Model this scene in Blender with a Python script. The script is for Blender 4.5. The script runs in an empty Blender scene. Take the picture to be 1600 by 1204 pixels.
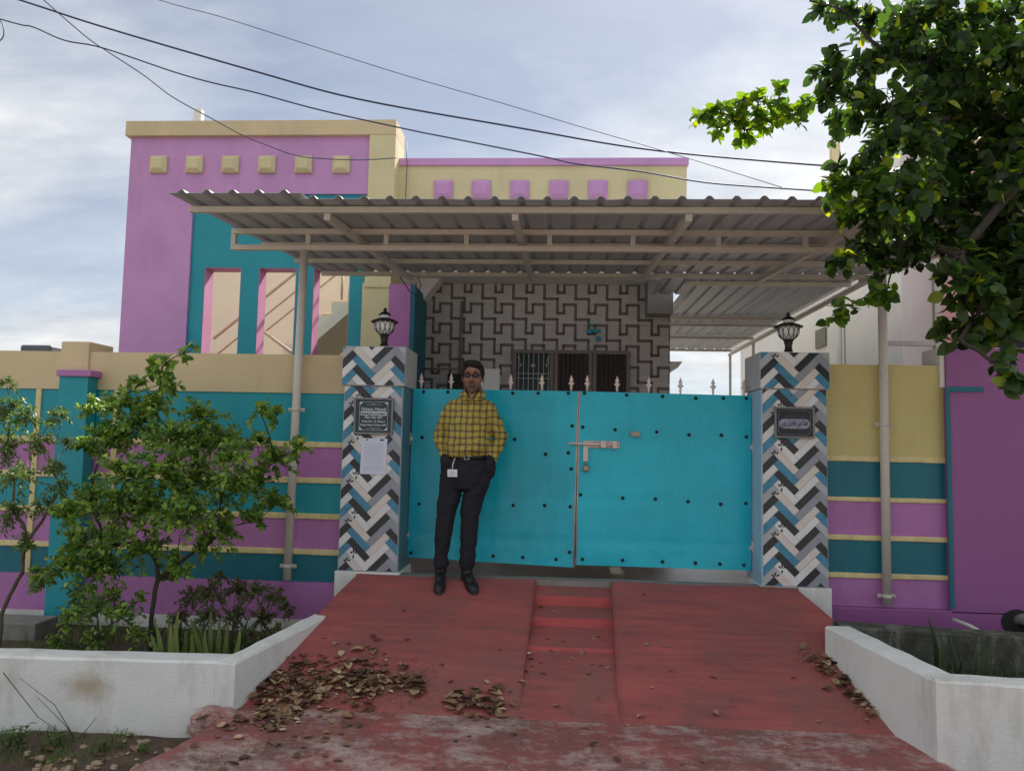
import bpy, bmesh, math, random
from mathutils import Vector, Matrix, noise
random.seed(7)
R = math.radians
C = bpy.context.scene.collection
sc = bpy.context.scene
# ------------------------------------------------------------------ camera
F = 1200.0
CAM = Vector((0, 0, 1.5))
ROT = Matrix.Rotation(R(3.6), 3, 'Z') @ Matrix.Rotation(R(90 + 4.4), 3, 'X') @ Matrix.Rotation(R(1.2), 3, 'Z')
cd = bpy.data.cameras.new('camera'); cam = bpy.data.objects.new('camera', cd); C.objects.link(cam)
cam.matrix_world = Matrix.Translation(CAM) @ ROT.to_4x4()
cd.sensor_width = 36; cd.lens = F / 1600 * 36; cd.clip_start = .05; cd.clip_end = 2000
sc.camera = cam
# ------------------------------------------------------------------ world and sun
SUN_EL, SUN_AZ = 44, 18
SKX, SKY = 3.95, .22
w = bpy.data.worlds.new('World'); sc.world = w; w.use_nodes = True
def world():
    nt = w.node_tree; N = nt.nodes; L = nt.links; N.clear()
    out = N.new('ShaderNodeOutputWorld'); bg = N.new('ShaderNodeBackground'); bg.inputs[1].default_value = .12
    sky = N.new('ShaderNodeTexSky'); sky.sky_type = 'NISHITA'; sky.sun_disc = False
    sky.sun_elevation = R(SUN_EL); sky.sun_rotation = R(SUN_AZ); sky.air_density = .8; sky.dust_density = .35; sky.ozone_density = 2.5
    tc = N.new('ShaderNodeTexCoord'); sep = N.new('ShaderNodeSeparateXYZ'); L.new(tc.outputs['Generated'], sep.inputs[0])
    add = N.new('ShaderNodeMath'); add.operation = 'ADD'; add.inputs[1].default_value = .22; L.new(sep.outputs[2], add.inputs[0])
    mx = N.new('ShaderNodeMath'); mx.operation = 'MAXIMUM'; mx.inputs[1].default_value = .05; L.new(add.outputs[0], mx.inputs[0])
    dx = N.new('ShaderNodeMath'); dx.operation = 'DIVIDE'; L.new(sep.outputs[0], dx.inputs[0]); L.new(mx.outputs[0], dx.inputs[1])
    dy = N.new('ShaderNodeMath'); dy.operation = 'DIVIDE'; L.new(sep.outputs[1], dy.inputs[0]); L.new(mx.outputs[0], dy.inputs[1])
    cmb = N.new('ShaderNodeCombineXYZ'); L.new(dx.outputs[0], cmb.inputs[0]); L.new(dy.outputs[0], cmb.inputs[1])
    mp = N.new('ShaderNodeMapping'); mp.inputs['Rotation'].default_value = (0, 0, R(-28)); mp.inputs['Scale'].default_value = (.5, .85, 1)
    mp.inputs['Location'].default_value = (SKX, SKY, 0)
    L.new(cmb.outputs[0], mp.inputs[0])
    n1 = N.new('ShaderNodeTexNoise'); n1.inputs['Scale'].default_value = 1.1; n1.inputs['Detail'].default_value = 10; n1.inputs['Roughness'].default_value = .56
    n1.inputs['Distortion'].default_value = .35; L.new(mp.outputs[0], n1.inputs['Vector'])
    cr = N.new('ShaderNodeValToRGB'); cr.color_ramp.elements[0].position = .40; cr.color_ramp.elements[1].position = .60
    L.new(n1.outputs[0], cr.inputs[0])
    n2 = N.new('ShaderNodeTexNoise'); n2.inputs['Scale'].default_value = 5; n2.inputs['Detail'].default_value = 8; n2.inputs['Roughness'].default_value = .6
    L.new(mp.outputs[0], n2.inputs['Vector'])
    c2 = N.new('ShaderNodeValToRGB'); c2.color_ramp.elements[0].position = .3; c2.color_ramp.elements[1].position = .72
    c2.color_ramp.elements[0].color = (4.1, 4.3, 4.6, 1); c2.color_ramp.elements[1].color = (6.7, 6.7, 6.6, 1)
    L.new(n2.outputs[0], c2.inputs[0])
    # overcast skies grow brighter towards the zenith
    zf = N.new('ShaderNodeMath'); zf.operation = 'MULTIPLY_ADD'; zf.use_clamp = False; zf.inputs[1].default_value = .6; zf.inputs[2].default_value = .72
    zc = N.new('ShaderNodeMath'); zc.operation = 'MAXIMUM'; zc.inputs[1].default_value = 0; L.new(sep.outputs[2], zc.inputs[0]); L.new(zc.outputs[0], zf.inputs[0])
    cs = N.new('ShaderNodeVectorMath'); cs.operation = 'SCALE'; L.new(c2.outputs[0], cs.inputs[0]); L.new(zf.outputs[0], cs.inputs['Scale'])
    # a little more cloud near the horizon
    hz = N.new('ShaderNodeMapRange'); hz.inputs[1].default_value = .0; hz.inputs[2].default_value = .32; hz.inputs[3].default_value = .55; hz.inputs[4].default_value = 0
    L.new(sep.outputs[2], hz.inputs[0])
    sm = N.new('ShaderNodeMath'); sm.operation = 'MAXIMUM'; sm.use_clamp = True; L.new(cr.outputs[0], sm.inputs[0]); L.new(hz.outputs[0], sm.inputs[1])
    mu = N.new('ShaderNodeMath'); mu.operation = 'MULTIPLY_ADD'; mu.inputs[1].default_value = .75; mu.inputs[2].default_value = .22; L.new(sm.outputs[0], mu.inputs[0])
    mix = N.new('ShaderNodeMix'); mix.data_type = 'RGBA'; hs = N.new('ShaderNodeHueSaturation'); hs.inputs['Saturation'].default_value = .8; hs.inputs['Value'].default_value = .56; L.new(sky.outputs[0], hs.inputs['Color']); L.new(mu.outputs[0], mix.inputs[0]); L.new(hs.outputs[0], mix.inputs[6]); L.new(cs.outputs[0], mix.inputs[7])
    L.new(mix.outputs[2], bg.inputs[0]); L.new(bg.outputs[0], out.inputs[0])
world()
sd = bpy.data.lights.new('sun', 'SUN'); sd.energy = 5.0; sd.angle = R(1.5); sd.color = (1, .95, .86)
sun = bpy.data.objects.new('sun', sd); C.objects.link(sun)
S = Vector((math.sin(R(SUN_AZ)) * math.cos(R(SUN_EL)), math.cos(R(SUN_AZ)) * math.cos(R(SUN_EL)), math.sin(R(SUN_EL))))
sun.rotation_euler = S.to_track_quat('Z', 'Y').to_euler(); sun.location = (0, 0, 12)
sc.view_settings.view_transform = 'Standard'; sc.view_settings.look = 'None'; sc.view_settings.gamma = 1
sc.view_settings.use_curve_mapping = False; sc.view_settings.exposure = 0.66

# ------------------------------------------------------------------ helpers
def ray(px, py):
    return ROT @ Vector(((px - 800) / F, -(py - 602) / F, -1))
def P(px, py, Y):
    d = ray(px, py); return CAM + d * (Y / d.y)
def G(px, py, z):
    d = ray(px, py); return CAM + d * ((z - CAM.z) / d.z)
def RP(px, py, p, n):
    d = ray(px, py); return CAM + d * ((p - CAM).dot(n) / d.dot(n))
def lin(c):
    return tuple(((v / 255) / 12.92 if v / 255 <= .04045 else ((v / 255 + .055) / 1.055) ** 2.4) for v in c)
def nodes(name):
    m = bpy.data.materials.new(name); m.use_nodes = True; nt = m.node_tree
    return m, nt, nt.nodes['Principled BSDF'], nt.nodes['Material Output']
def mat(name, col, rough=.6, var=.12, bump=.15, scale=6, metal=0, fine=60, dirt=0, dcol=(70, 62, 50), coat=0, streak=False, chips=0, chipcol=(200, 195, 185)):
    """painted / plaster surface: colour, slow blotches, fine grain, optional dirt"""
    m, nt, b, out = nodes(name); N = nt.nodes; L = nt.links
    c = lin(col)
    tc = N.new('ShaderNodeTexCoord'); vec = tc.outputs['Object']
    if streak:
        mp = N.new('ShaderNodeMapping'); mp.inputs['Scale'].default_value = (1, 1, .22); L.new(vec, mp.inputs[0]); vec = mp.outputs[0]
    n = N.new('ShaderNodeTexNoise'); n.inputs['Scale'].default_value = scale; n.inputs['Detail'].default_value = 9; n.inputs['Roughness'].default_value = .62
    L.new(vec, n.inputs['Vector'])
    r = N.new('ShaderNodeValToRGB'); r.color_ramp.elements[0].position = .3; r.color_ramp.elements[1].position = .7
    r.color_ramp.elements[0].color = (*[v * (1 - var) for v in c], 1); r.color_ramp.elements[1].color = (*[min(1, v * (1 + var) + .004) for v in c], 1)
    L.new(n.outputs[0], r.inputs[0]); col_out = r.outputs[0]
    if dirt:
        n3 = N.new('ShaderNodeTexNoise'); n3.inputs['Scale'].default_value = scale * .45; n3.inputs['Detail'].default_value = 12; n3.inputs['Roughness'].default_value = .75
        m3_ = N.new('ShaderNodeMapping'); m3_.inputs['Scale'].default_value = (1.7, 1.7, .45); L.new(tc.outputs['Object'], m3_.inputs[0]); L.new(m3_.outputs[0], n3.inputs['Vector'])
        r3 = N.new('ShaderNodeValToRGB'); r3.color_ramp.elements[0].position = .5; r3.color_ramp.elements[1].position = .72
        r3.color_ramp.elements[0].color = (0, 0, 0, 1); r3.color_ramp.elements[1].color = (dirt, dirt, dirt, 1); L.new(n3.outputs[0], r3.inputs[0])
        mx = N.new('ShaderNodeMix'); mx.data_type = 'RGBA'; L.new(r3.outputs[0], mx.inputs[0]); L.new(col_out, mx.inputs[6]); mx.inputs[7].default_value = (*lin(dcol), 1)
        col_out = mx.outputs[2]
    if chips:
        n4 = N.new('ShaderNodeTexNoise'); n4.inputs['Scale'].default_value = 16; n4.inputs['Detail'].default_value = 6; n4.inputs['Roughness'].default_value = .7
        mp = N.new('ShaderNodeMapping'); mp.inputs['Scale'].default_value = (1.4, 1, .5); L.new(tc.outputs['Object'], mp.inputs[0]); L.new(mp.outputs[0], n4.inputs['Vector'])
        r4 = N.new('ShaderNodeValToRGB'); r4.color_ramp.elements[0].position = chips; r4.color_ramp.elements[1].position = chips + .012; L.new(n4.outputs[0], r4.inputs[0])
        mx = N.new('ShaderNodeMix'); mx.data_type = 'RGBA'; L.new(r4.outputs[0], mx.inputs[0]); L.new(col_out, mx.inputs[6]); mx.inputs[7].default_value = (*lin(chipcol), 1)
        col_out = mx.outputs[2]
    L.new(col_out, b.inputs['Base Color'])
    b.inputs['Metallic'].default_value = metal
    rr = N.new('ShaderNodeMapRange'); rr.inputs[3].default_value = max(.05, rough - .1); rr.inputs[4].default_value = min(1, rough + .12); L.new(n.outputs[0], rr.inputs[0]); L.new(rr.outputs[0], b.inputs['Roughness'])
    if coat: b.inputs['Coat Weight'].default_value = coat
    if bump:
        n2 = N.new('ShaderNodeTexNoise'); n2.inputs['Scale'].default_value = fine; n2.inputs['Detail'].default_value = 6; L.new(tc.outputs['Object'], n2.inputs['Vector'])
        ad = N.new('ShaderNodeMath'); ad.operation = 'ADD'; L.new(n.outputs[0], ad.inputs[0]); L.new(n2.outputs[0], ad.inputs[1])
        bp = N.new('ShaderNodeBump'); bp.inputs['Strength'].default_value = bump; bp.inputs['Distance'].default_value = .01
        L.new(ad.outputs[0], bp.inputs['Height']); L.new(bp.outputs[0], b.inputs['Normal'])
    return m
def leafmat(name, c1, c2, c3=None, trans=.45, rough=.45, island=True):
    m, nt, b, out = nodes(name); N = nt.nodes; L = nt.links
    ge = N.new('ShaderNodeNewGeometry'); oi = N.new('ShaderNodeObjectInfo')
    ad = N.new('ShaderNodeMath'); ad.operation = 'ADD'; L.new(ge.outputs['Random Per Island'], ad.inputs[0]); L.new(oi.outputs['Random'], ad.inputs[1])
    fr = N.new('ShaderNodeMath'); fr.operation = 'FRACT'; L.new(ad.outputs[0], fr.inputs[0])
    r = N.new('ShaderNodeValToRGB'); r.color_ramp.elements[0].color = (*lin(c1), 1); r.color_ramp.elements[1].color = (*lin(c2), 1)
    if c3: e = r.color_ramp.elements.new(.93); e.color = (*lin(c2), 1); r.color_ramp.elements[2].color = (*lin(c3), 1)
    L.new(fr.outputs[0], r.inputs[0]); L.new(r.outputs[0], b.inputs['Base Color']); b.inputs['Roughness'].default_value = rough
    tr = N.new('ShaderNodeBsdfTranslucent'); hs = N.new('ShaderNodeHueSaturation'); hs.inputs['Hue'].default_value = .485; hs.inputs['Value'].default_value = 1.9; hs.inputs['Saturation'].default_value = 1.1
    L.new(r.outputs[0], hs.inputs['Color']); L.new(hs.outputs[0], tr.inputs[0])
    mx = N.new('ShaderNodeMixShader'); mx.inputs[0].default_value = trans; L.new(b.outputs[0], mx.inputs[1]); L.new(tr.outputs[0], mx.inputs[2]); L.new(mx.outputs[0], out.inputs[0])
    return m

WL = {}
def tag(o, label=None, cat=None, group=None, kind=None):
    if label: o['label'] = label
    if cat: o['category'] = cat
    if group: o['group'] = group
    if kind: o['kind'] = kind
    return o
def thing(name, loc, label, cat, group=None):
    o = bpy.data.objects.new(name, None); C.objects.link(o); o.location = loc; o.empty_display_size = .1
    WL[o.name] = Vector(loc); return tag(o, label, cat, group)
class MB:
    def __init__(s): s.v = []; s.f = []; s.m = []; s.smooth = []
    def add(s, vs, fs, mi=0, sm=False):
        n = len(s.v); s.v += [tuple(v) for v in vs]
        for f in fs: s.f.append([i + n for i in f]); s.m.append(mi); s.smooth.append(sm)
        return s
    def box(s, x0, x1, y0, y1, z0, z1, mi=0):
        return s.add([(x0, y0, z0), (x1, y0, z0), (x1, y1, z0), (x0, y1, z0), (x0, y0, z1), (x1, y0, z1), (x1, y1, z1), (x0, y1, z1)],
                     [(0, 3, 2, 1), (4, 5, 6, 7), (0, 1, 5, 4), (1, 2, 6, 5), (2, 3, 7, 6), (3, 0, 4, 7)], mi)
    def hexa(s, p, mi=0):
        return s.add(p, [(0, 3, 2, 1), (4, 5, 6, 7), (0, 1, 5, 4), (1, 2, 6, 5), (2, 3, 7, 6), (3, 0, 4, 7)], mi)
    def prism_xz(s, poly, y0, y1, mi=0):          # poly counter-clockwise seen from -Y
        n = len(poly)
        vs = [(x, y0, z) for x, z in poly] + [(x, y1, z) for x, z in poly]
        return s.add(vs, [list(range(n)), list(range(2 * n - 1, n - 1, -1))] + [(i, n + i, n + (i + 1) % n, (i + 1) % n) for i in range(n)], mi)
    def prism_yz(s, poly, x0, x1, mi=0):
        n = len(poly)
        vs = [(x0, y, z) for y, z in poly] + [(x1, y, z) for y, z in poly]
        return s.add(vs, [list(range(n)), list(range(2 * n - 1, n - 1, -1))] + [(i, n + i, n + (i + 1) % n, (i + 1) % n) for i in range(n)], mi)
    def tube(s, pts, r, n=8, mi=0, cap=True):
        pts = [Vector(p) for p in pts]; rr = r if isinstance(r, (list, tuple)) else [r] * len(pts)
        vs = []; fs = []; prev = None
        for i, p in enumerate(pts):
            t = (pts[min(i + 1, len(pts) - 1)] - pts[max(i - 1, 0)])
            t = t.normalized() if t.length > 1e-9 else Vector((0, 0, 1))
            if prev is None:
                a = Vector((1, 0, 0)) if abs(t.x) < .8 else Vector((0, 1, 0)); a = (a - t * a.dot(t)).normalized()
            else:
                a = prev - t * prev.dot(t); a = a.normalized() if a.length > 1e-6 else t.orthogonal().normalized()
            prev = a; b = t.cross(a)
            for k in range(n):
                q = 2 * math.pi * k / n; vs.append(p + (a * math.cos(q) + b * math.sin(q)) * rr[i])
        for i in range(len(pts) - 1):
            for k in range(n): fs.append((i * n + k, i * n + (k + 1) % n, (i + 1) * n + (k + 1) % n, (i + 1) * n + k))
        if cap: fs.append(list(range(n))[::-1]); fs.append([(len(pts) - 1) * n + k for k in range(n)])
        return s.add(vs, fs, mi, True)
    def lathe(s, prof, c=(0, 0, 0), n=24, mi=0):
        vs = []; fs = []
        for r, z in prof:
            for k in range(n):
                q = 2 * math.pi * k / n; vs.append((c[0] + r * math.cos(q), c[1] + r * math.sin(q), c[2] + z))
        for i in range(len(prof) - 1):
            for k in range(n): fs.append((i * n + k, i * n + (k + 1) % n, (i + 1) * n + (k + 1) % n, (i + 1) * n + k))
        fs.append(list(range(n))[::-1]); fs.append([(len(prof) - 1) * n + k for k in range(n)])
        return s.add(vs, fs, mi, True)
    def ell(s, c, r, rot=None, n=16, mi=0):
        vs = []; fs = []; m = n // 2
        for i in range(m + 1):
            a = math.pi * i / m
            for k in range(n):
                q = 2 * math.pi * k / n
                v = Vector((math.sin(a) * math.cos(q) * r[0], math.sin(a) * math.sin(q) * r[1], math.cos(a) * r[2]))
                if rot: v = rot @ v
                vs.append(v + Vector(c))
        for i in range(m):
            for k in range(n): fs.append((i * n + k, (i + 1) * n + k, (i + 1) * n + (k + 1) % n, i * n + (k + 1) % n))
        return s.add(vs, fs, mi, True)
    def loft(s, rings, n=20, mi=0):               # rings: (cx, cy, z, rx, ry)
        vs = []; fs = []
        for cx, cy, z, rx, ry in rings:
            for k in range(n):
                q = 2 * math.pi * k / n; vs.append((cx + rx * math.cos(q), cy + ry * math.sin(q), z))
        for i in range(len(rings) - 1):
            for k in range(n): fs.append((i * n + k, i * n + (k + 1) % n, (i + 1) * n + (k + 1) % n, (i + 1) * n + k))
        fs.append(list(range(n))[::-1]); fs.append([(len(rings) - 1) * n + k for k in range(n)])
        return s.add(vs, fs, mi, True)
    def mesh(s, name, mats):
        me = bpy.data.meshes.new(name); me.from_pydata(s.v, [], s.f)
        for m in (mats if isinstance(mats, (list, tuple)) else [mats]): me.materials.append(m)
        me.polygons.foreach_set('material_index', s.m); me.polygons.foreach_set('use_smooth', s.smooth); me.update()
        return me
    def build(s, name, mats, parent=None, bevel=0, center=False):
        """verts are in world space; the object's origin goes to its own base (top level) or to the parent's space"""
        off = Vector((0, 0, 0))
        if parent is None and s.v:
            xs = [v[0] for v in s.v]; ys = [v[1] for v in s.v]; zs = [v[2] for v in s.v]
            off = Vector(((min(xs) + max(xs)) / 2, (min(ys) + max(ys)) / 2, min(zs)))
            s.v = [(v[0] - off.x, v[1] - off.y, v[2] - off.z) for v in s.v]
        me = s.mesh(name, mats); o = bpy.data.objects.new(name, me); C.objects.link(o)
        if parent is not None:
            o.parent = parent; o.location = off - WL[parent.name]; WL[o.name] = Vector((0, 0, 0))
        else: o.location = off; WL[o.name] = off.copy()
        if bevel:
            b = o.modifiers.new('bevel', 'BEVEL'); b.width = bevel; b.segments = 2; b.limit_method = 'ANGLE'; b.angle_limit = R(40)
        return o
def fix(o):                                        # a sub-part's parent sits at world 0 offset already
    return o
def copy_tree(o, parent=None):
    c = o.copy(); C.objects.link(c)
    if parent: c.parent = parent
    for ch in list(o.children): copy_tree(ch, c)
    return c
def struct(mb, name, mats, **k): return tag(mb.build(name, mats, **k), kind='structure')
def remesh(mb, name, mats, parent, voxel=.008, smooth=6, sub=0, disp=None):
    o = mb.build(name + '_tmp', mats, parent)
    r = o.modifiers.new('r', 'REMESH'); r.mode = 'VOXEL'; r.voxel_size = voxel; r.use_smooth_shade = True
    s_ = o.modifiers.new('s', 'SMOOTH'); s_.factor = .5; s_.iterations = smooth
    dg = bpy.context.evaluated_depsgraph_get(); dg.update(); me = bpy.data.meshes.new_from_object(o.evaluated_get(dg))
    o.modifiers.clear(); old = o.data; o.data = me; o.name = name; me.name = name; bpy.data.meshes.remove(old)
    WL[o.name] = Vector((0, 0, 0))
    if disp:
        me.vertices.foreach_get
        nn = [v.normal.copy() for v in me.vertices]
        for v, n in zip(me.vertices, nn): v.co += n * disp(v.co)
    return o
def text_mb(txt, size, font_mat_idx=0, shear=0, bold=0, align='CENTER', width=None):
    cu = bpy.data.curves.new('t', 'FONT'); cu.body = txt; cu.size = size; cu.shear = shear; cu.offset = bold; cu.align_x = align; cu.extrude = .0006
    o = bpy.data.objects.new('t', cu); C.objects.link(o); dg = bpy.context.evaluated_depsgraph_get(); dg.update()
    me = bpy.data.meshes.new_from_object(o.evaluated_get(dg)); vs = [v.co.copy() for v in me.vertices]; fs = [list(p.vertices) for p in me.polygons]
    bpy.data.objects.remove(o); bpy.data.curves.remove(cu); bpy.data.meshes.remove(me)
    if width and vs:
        x0 = min(v.x for v in vs); x1 = max(v.x for v in vs); k = width / (x1 - x0); cx = (x0 + x1) / 2
        for v in vs: v.x = (v.x - cx) * k
    return vs, fs
def put_text(mb, txt, cx, y, z, size, **k):         # lettering on a plane facing -Y
    vs, fs = text_mb(txt, size, **k)
    mb.add([(cx + v.x, y - v.z, z + v.y) for v in vs], fs)
# ------------------------------------------------------------------ materials
M = {}
M['purple'] = mat('purple_paint', (202, 150, 202), .62, .07, .12, 2.2, dirt=.3, dcol=(140, 100, 140))
M['purple_low'] = mat('purple_wall_paint', (182, 118, 178), .55, .08, .15, 2.5, dirt=.4, dcol=(110, 75, 110))
M['purple_neigh'] = mat('deep_purple_paint', (150, 88, 146), .5, .06, .1, 2.0, dirt=.35, dcol=(110, 60, 110))
M['pink'] = mat('pink_paint', (206, 140, 178), .6, .06, .1, 3)
M['rose'] = mat('rose_paint', (226, 172, 178), .6, .06, .1, 3)
M['teal'] = mat('teal_paint', (22, 150, 164), .5, .08, .12, 2.5, dirt=.35, dcol=(25, 95, 105))
M['teal_dark'] = mat('deep_teal_paint', (12, 108, 124), .5, .08, .12, 2.5, dirt=.3, dcol=(20, 70, 80))
M['cream'] = mat('cream_paint', (216, 204, 160), .62, .06, .15, 2.2, dirt=.3, dcol=(160, 145, 110))
M['cream2'] = mat('beige_paint', (212, 192, 152), .62, .06, .15, 2.2, dirt=.35, dcol=(150, 130, 100))
M['bead'] = mat('cream_bead_paint', (222, 205, 150), .6, .14, .5, 9, dirt=.35, dcol=(130, 112, 75))
M['olive'] = mat('ochre_cream_paint', (204, 190, 128), .6, .05, .12, 1.8, dirt=.3, dcol=(150, 140, 90))
M['white'] = mat('whitewash', (224, 224, 220), .78, .05, .28, 3.5, dirt=.6, dcol=(150, 140, 122))
M['whiteb'] = mat('white_house_paint', (228, 226, 222), .7, .04, .2, 1.5, dirt=.2, dcol=(180, 176, 168))
M['grey'] = mat('grey_cement', (130, 128, 122), .85, .15, .5, 8, dirt=.3)
M['steel'] = mat('grey_primer_steel', (204, 198, 188), .5, .06, .1, 9, dirt=.2, dcol=(160, 135, 115))
M['beamgrey'] = mat('shaded_beam_white', (138, 136, 134), .8, .06, .2, 4)  # off-white beam end; the porch shade is put into this grey
M['sheet'] = mat('galvanised_sheet', (176, 178, 184), .48, .06, .1, 3, metal=.12, dirt=.2, dcol=(100, 98, 95))
M['gate'] = mat('turquoise_sheet_paint', (14, 184, 206), .34, .13, .3, 2.2, dirt=.45, dcol=(12, 120, 140), fine=14, chips=.685, chipcol=(120, 190, 195))
M['edge'] = mat('primer_edge', (208, 188, 178), .6, .2, .2, 12, dirt=.4, dcol=(120, 80, 60))
M['spike'] = mat('pinkish_cream_iron', (222, 205, 196), .5, .08, .1, 20, dirt=.3, dcol=(150, 110, 90))
M['cap'] = mat('black_plastic_cap', (30, 32, 36), .4, .1, 0)
M['brass'] = mat('dull_padlock_metal', (150, 140, 125), .35, .1, 0, metal=.9)
M['paleblue'] = mat('pale_blue_paint', (168, 200, 222), .55, .06, .1, 4, dirt=.15)
M['slate'] = mat('slate_blue_paint', (98, 136, 148), .55, .08, .1, 4, dirt=.15)
M['black'] = mat('black_lamp_paint', (24, 26, 28), .4, .1, .05)
M['dark'] = mat('dark_void_paint', (30, 28, 30), .7, .1, .05)
M['glass'] = mat('frosted_white_glass', (225, 225, 222), .3, .03, 0)
M['plank_white'] = mat('pale_wood_tile', (222, 222, 222), .38, .09, .04, 14, streak=True)
M['plank_grey'] = mat('grey_wood_tile', (172, 176, 182), .38, .10, .04, 14, streak=True)
M['plank_mid'] = mat('mid_grey_wood_tile', (146, 152, 162), .38, .10, .04, 14, streak=True)
M['plank_black'] = mat('black_wood_tile', (40, 44, 50), .35, .2, .04, 14, streak=True)
M['plank_blue'] = mat('blue_wood_tile', (62, 134, 166), .35, .22, .04, 22)
M['plank_floral'] = mat('floral_white_tile', (214, 208, 202), .38, .05, .03, 20, dirt=.55, dcol=(222, 186, 166))
M['grout'] = mat('tile_grout', (190, 192, 194), .7, .08, .1, 10)
M['motif'] = mat('black_leaf_print', (34, 36, 40), .5, .1, 0)
M['plaque'] = mat('slate_plaque', (40, 58, 66), .3, .15, .03, 9)
M['plaqueb'] = mat('black_granite_plaque', (26, 28, 34), .25, .15, .02, 9)
M['pframe'] = mat('worn_grey_frame', (128, 128, 126), .5, .2, .15, 12)
M['ink'] = mat('white_lettering', (205, 212, 214), .6, .05, 0)
M['inkd'] = mat('dark_lettering', (38, 48, 56), .6, .05, 0)
M['inkm'] = mat('pale_grey_print', (150, 152, 172), .6, .05, 0)
M['paper'] = mat('notice_paper', (214, 218, 236), .8, .03, .05, 6)
M['wtile'] = mat('beige_wall_tile', (188, 180, 174), .4, .1, .05, 9)
M['wband'] = mat('brown_tile_band', (108, 94, 88), .4, .15, .05, 9)
M['door'] = mat('dark_brown_door', (58, 42, 38), .5, .2, .15, 5, streak=True)
M['dframe'] = mat('taupe_door_frame', (128, 116, 106), .55, .1, .1, 8)
M['wdark'] = mat('dark_green_screen', (24, 46, 46), .35, .1, .03)
M['grille'] = mat('pale_window_grille', (170, 172, 168), .5, .1, 0)
M['red'] = None
M['soil'] = mat('brown_soil', (84, 68, 54), .95, .35, 1.0, 5, dirt=.5, dcol=(48, 38, 30), fine=30)
M['bark'] = mat('grey_brown_bark', (86, 76, 64), .9, .25, .8, 22)
M['bark2'] = mat('dark_bark', (58, 50, 44), .9, .25, .8, 22)
M['cable'] = mat('dark_blue_cable', (36, 42, 74), .5, .1, 0)
M['cableg'] = mat('grey_cable', (84, 88, 104), .5, .1, 0)
M['court'] = mat('grey_stone_paving', (134, 128, 118), .35, .2, .15, 3, dirt=.6, dcol=(70, 66, 60))
M['tank'] = mat('dark_grey_tank', (92, 94, 104), .5, .08, .05)
M['pvc'] = mat('white_pvc', (206, 204, 198), .45, .08, .05, dirt=.4, dcol=(120, 110, 95))
M['leaf_tree'] = leafmat('broad_leaf', (24, 46, 24), (70, 100, 40), (156, 168, 56), trans=.5)
M['leaf_branch'] = leafmat('sunlit_leaf', (48, 82, 30), (104, 134, 44), (176, 184, 60), trans=.6)
M['leaf_shrub'] = leafmat('shrub_leaf', (58, 98, 42), (134, 164, 72), (182, 194, 104), trans=.4, rough=.4)
M['leaf_thin'] = leafmat('thin_shrub_leaf', (58, 86, 44), (112, 136, 70), trans=.35)
M['leaf_herb'] = leafmat('herb_leaf', (66, 80, 46), (112, 118, 66), (120, 84, 72), trans=.35)
M['blade'] = leafmat('sword_leaf', (84, 108, 52), (146, 156, 82), trans=.2, rough=.4)
M['blade_dark'] = leafmat('dark_sword_leaf', (34, 56, 34), (78, 94, 56), trans=.2, rough=.4)
M['weed'] = leafmat('weed_leaf', (48, 78, 30), (96, 124, 52), trans=.35)
M['dry'] = leafmat('dry_leaf', (112, 86, 64), (196, 172, 136), (216, 204, 168), trans=.12, rough=.8)
M['dry2'] = leafmat('dark_dry_leaf', (70, 50, 42), (158, 124, 92), (214, 190, 146), trans=.1, rough=.85)
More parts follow.
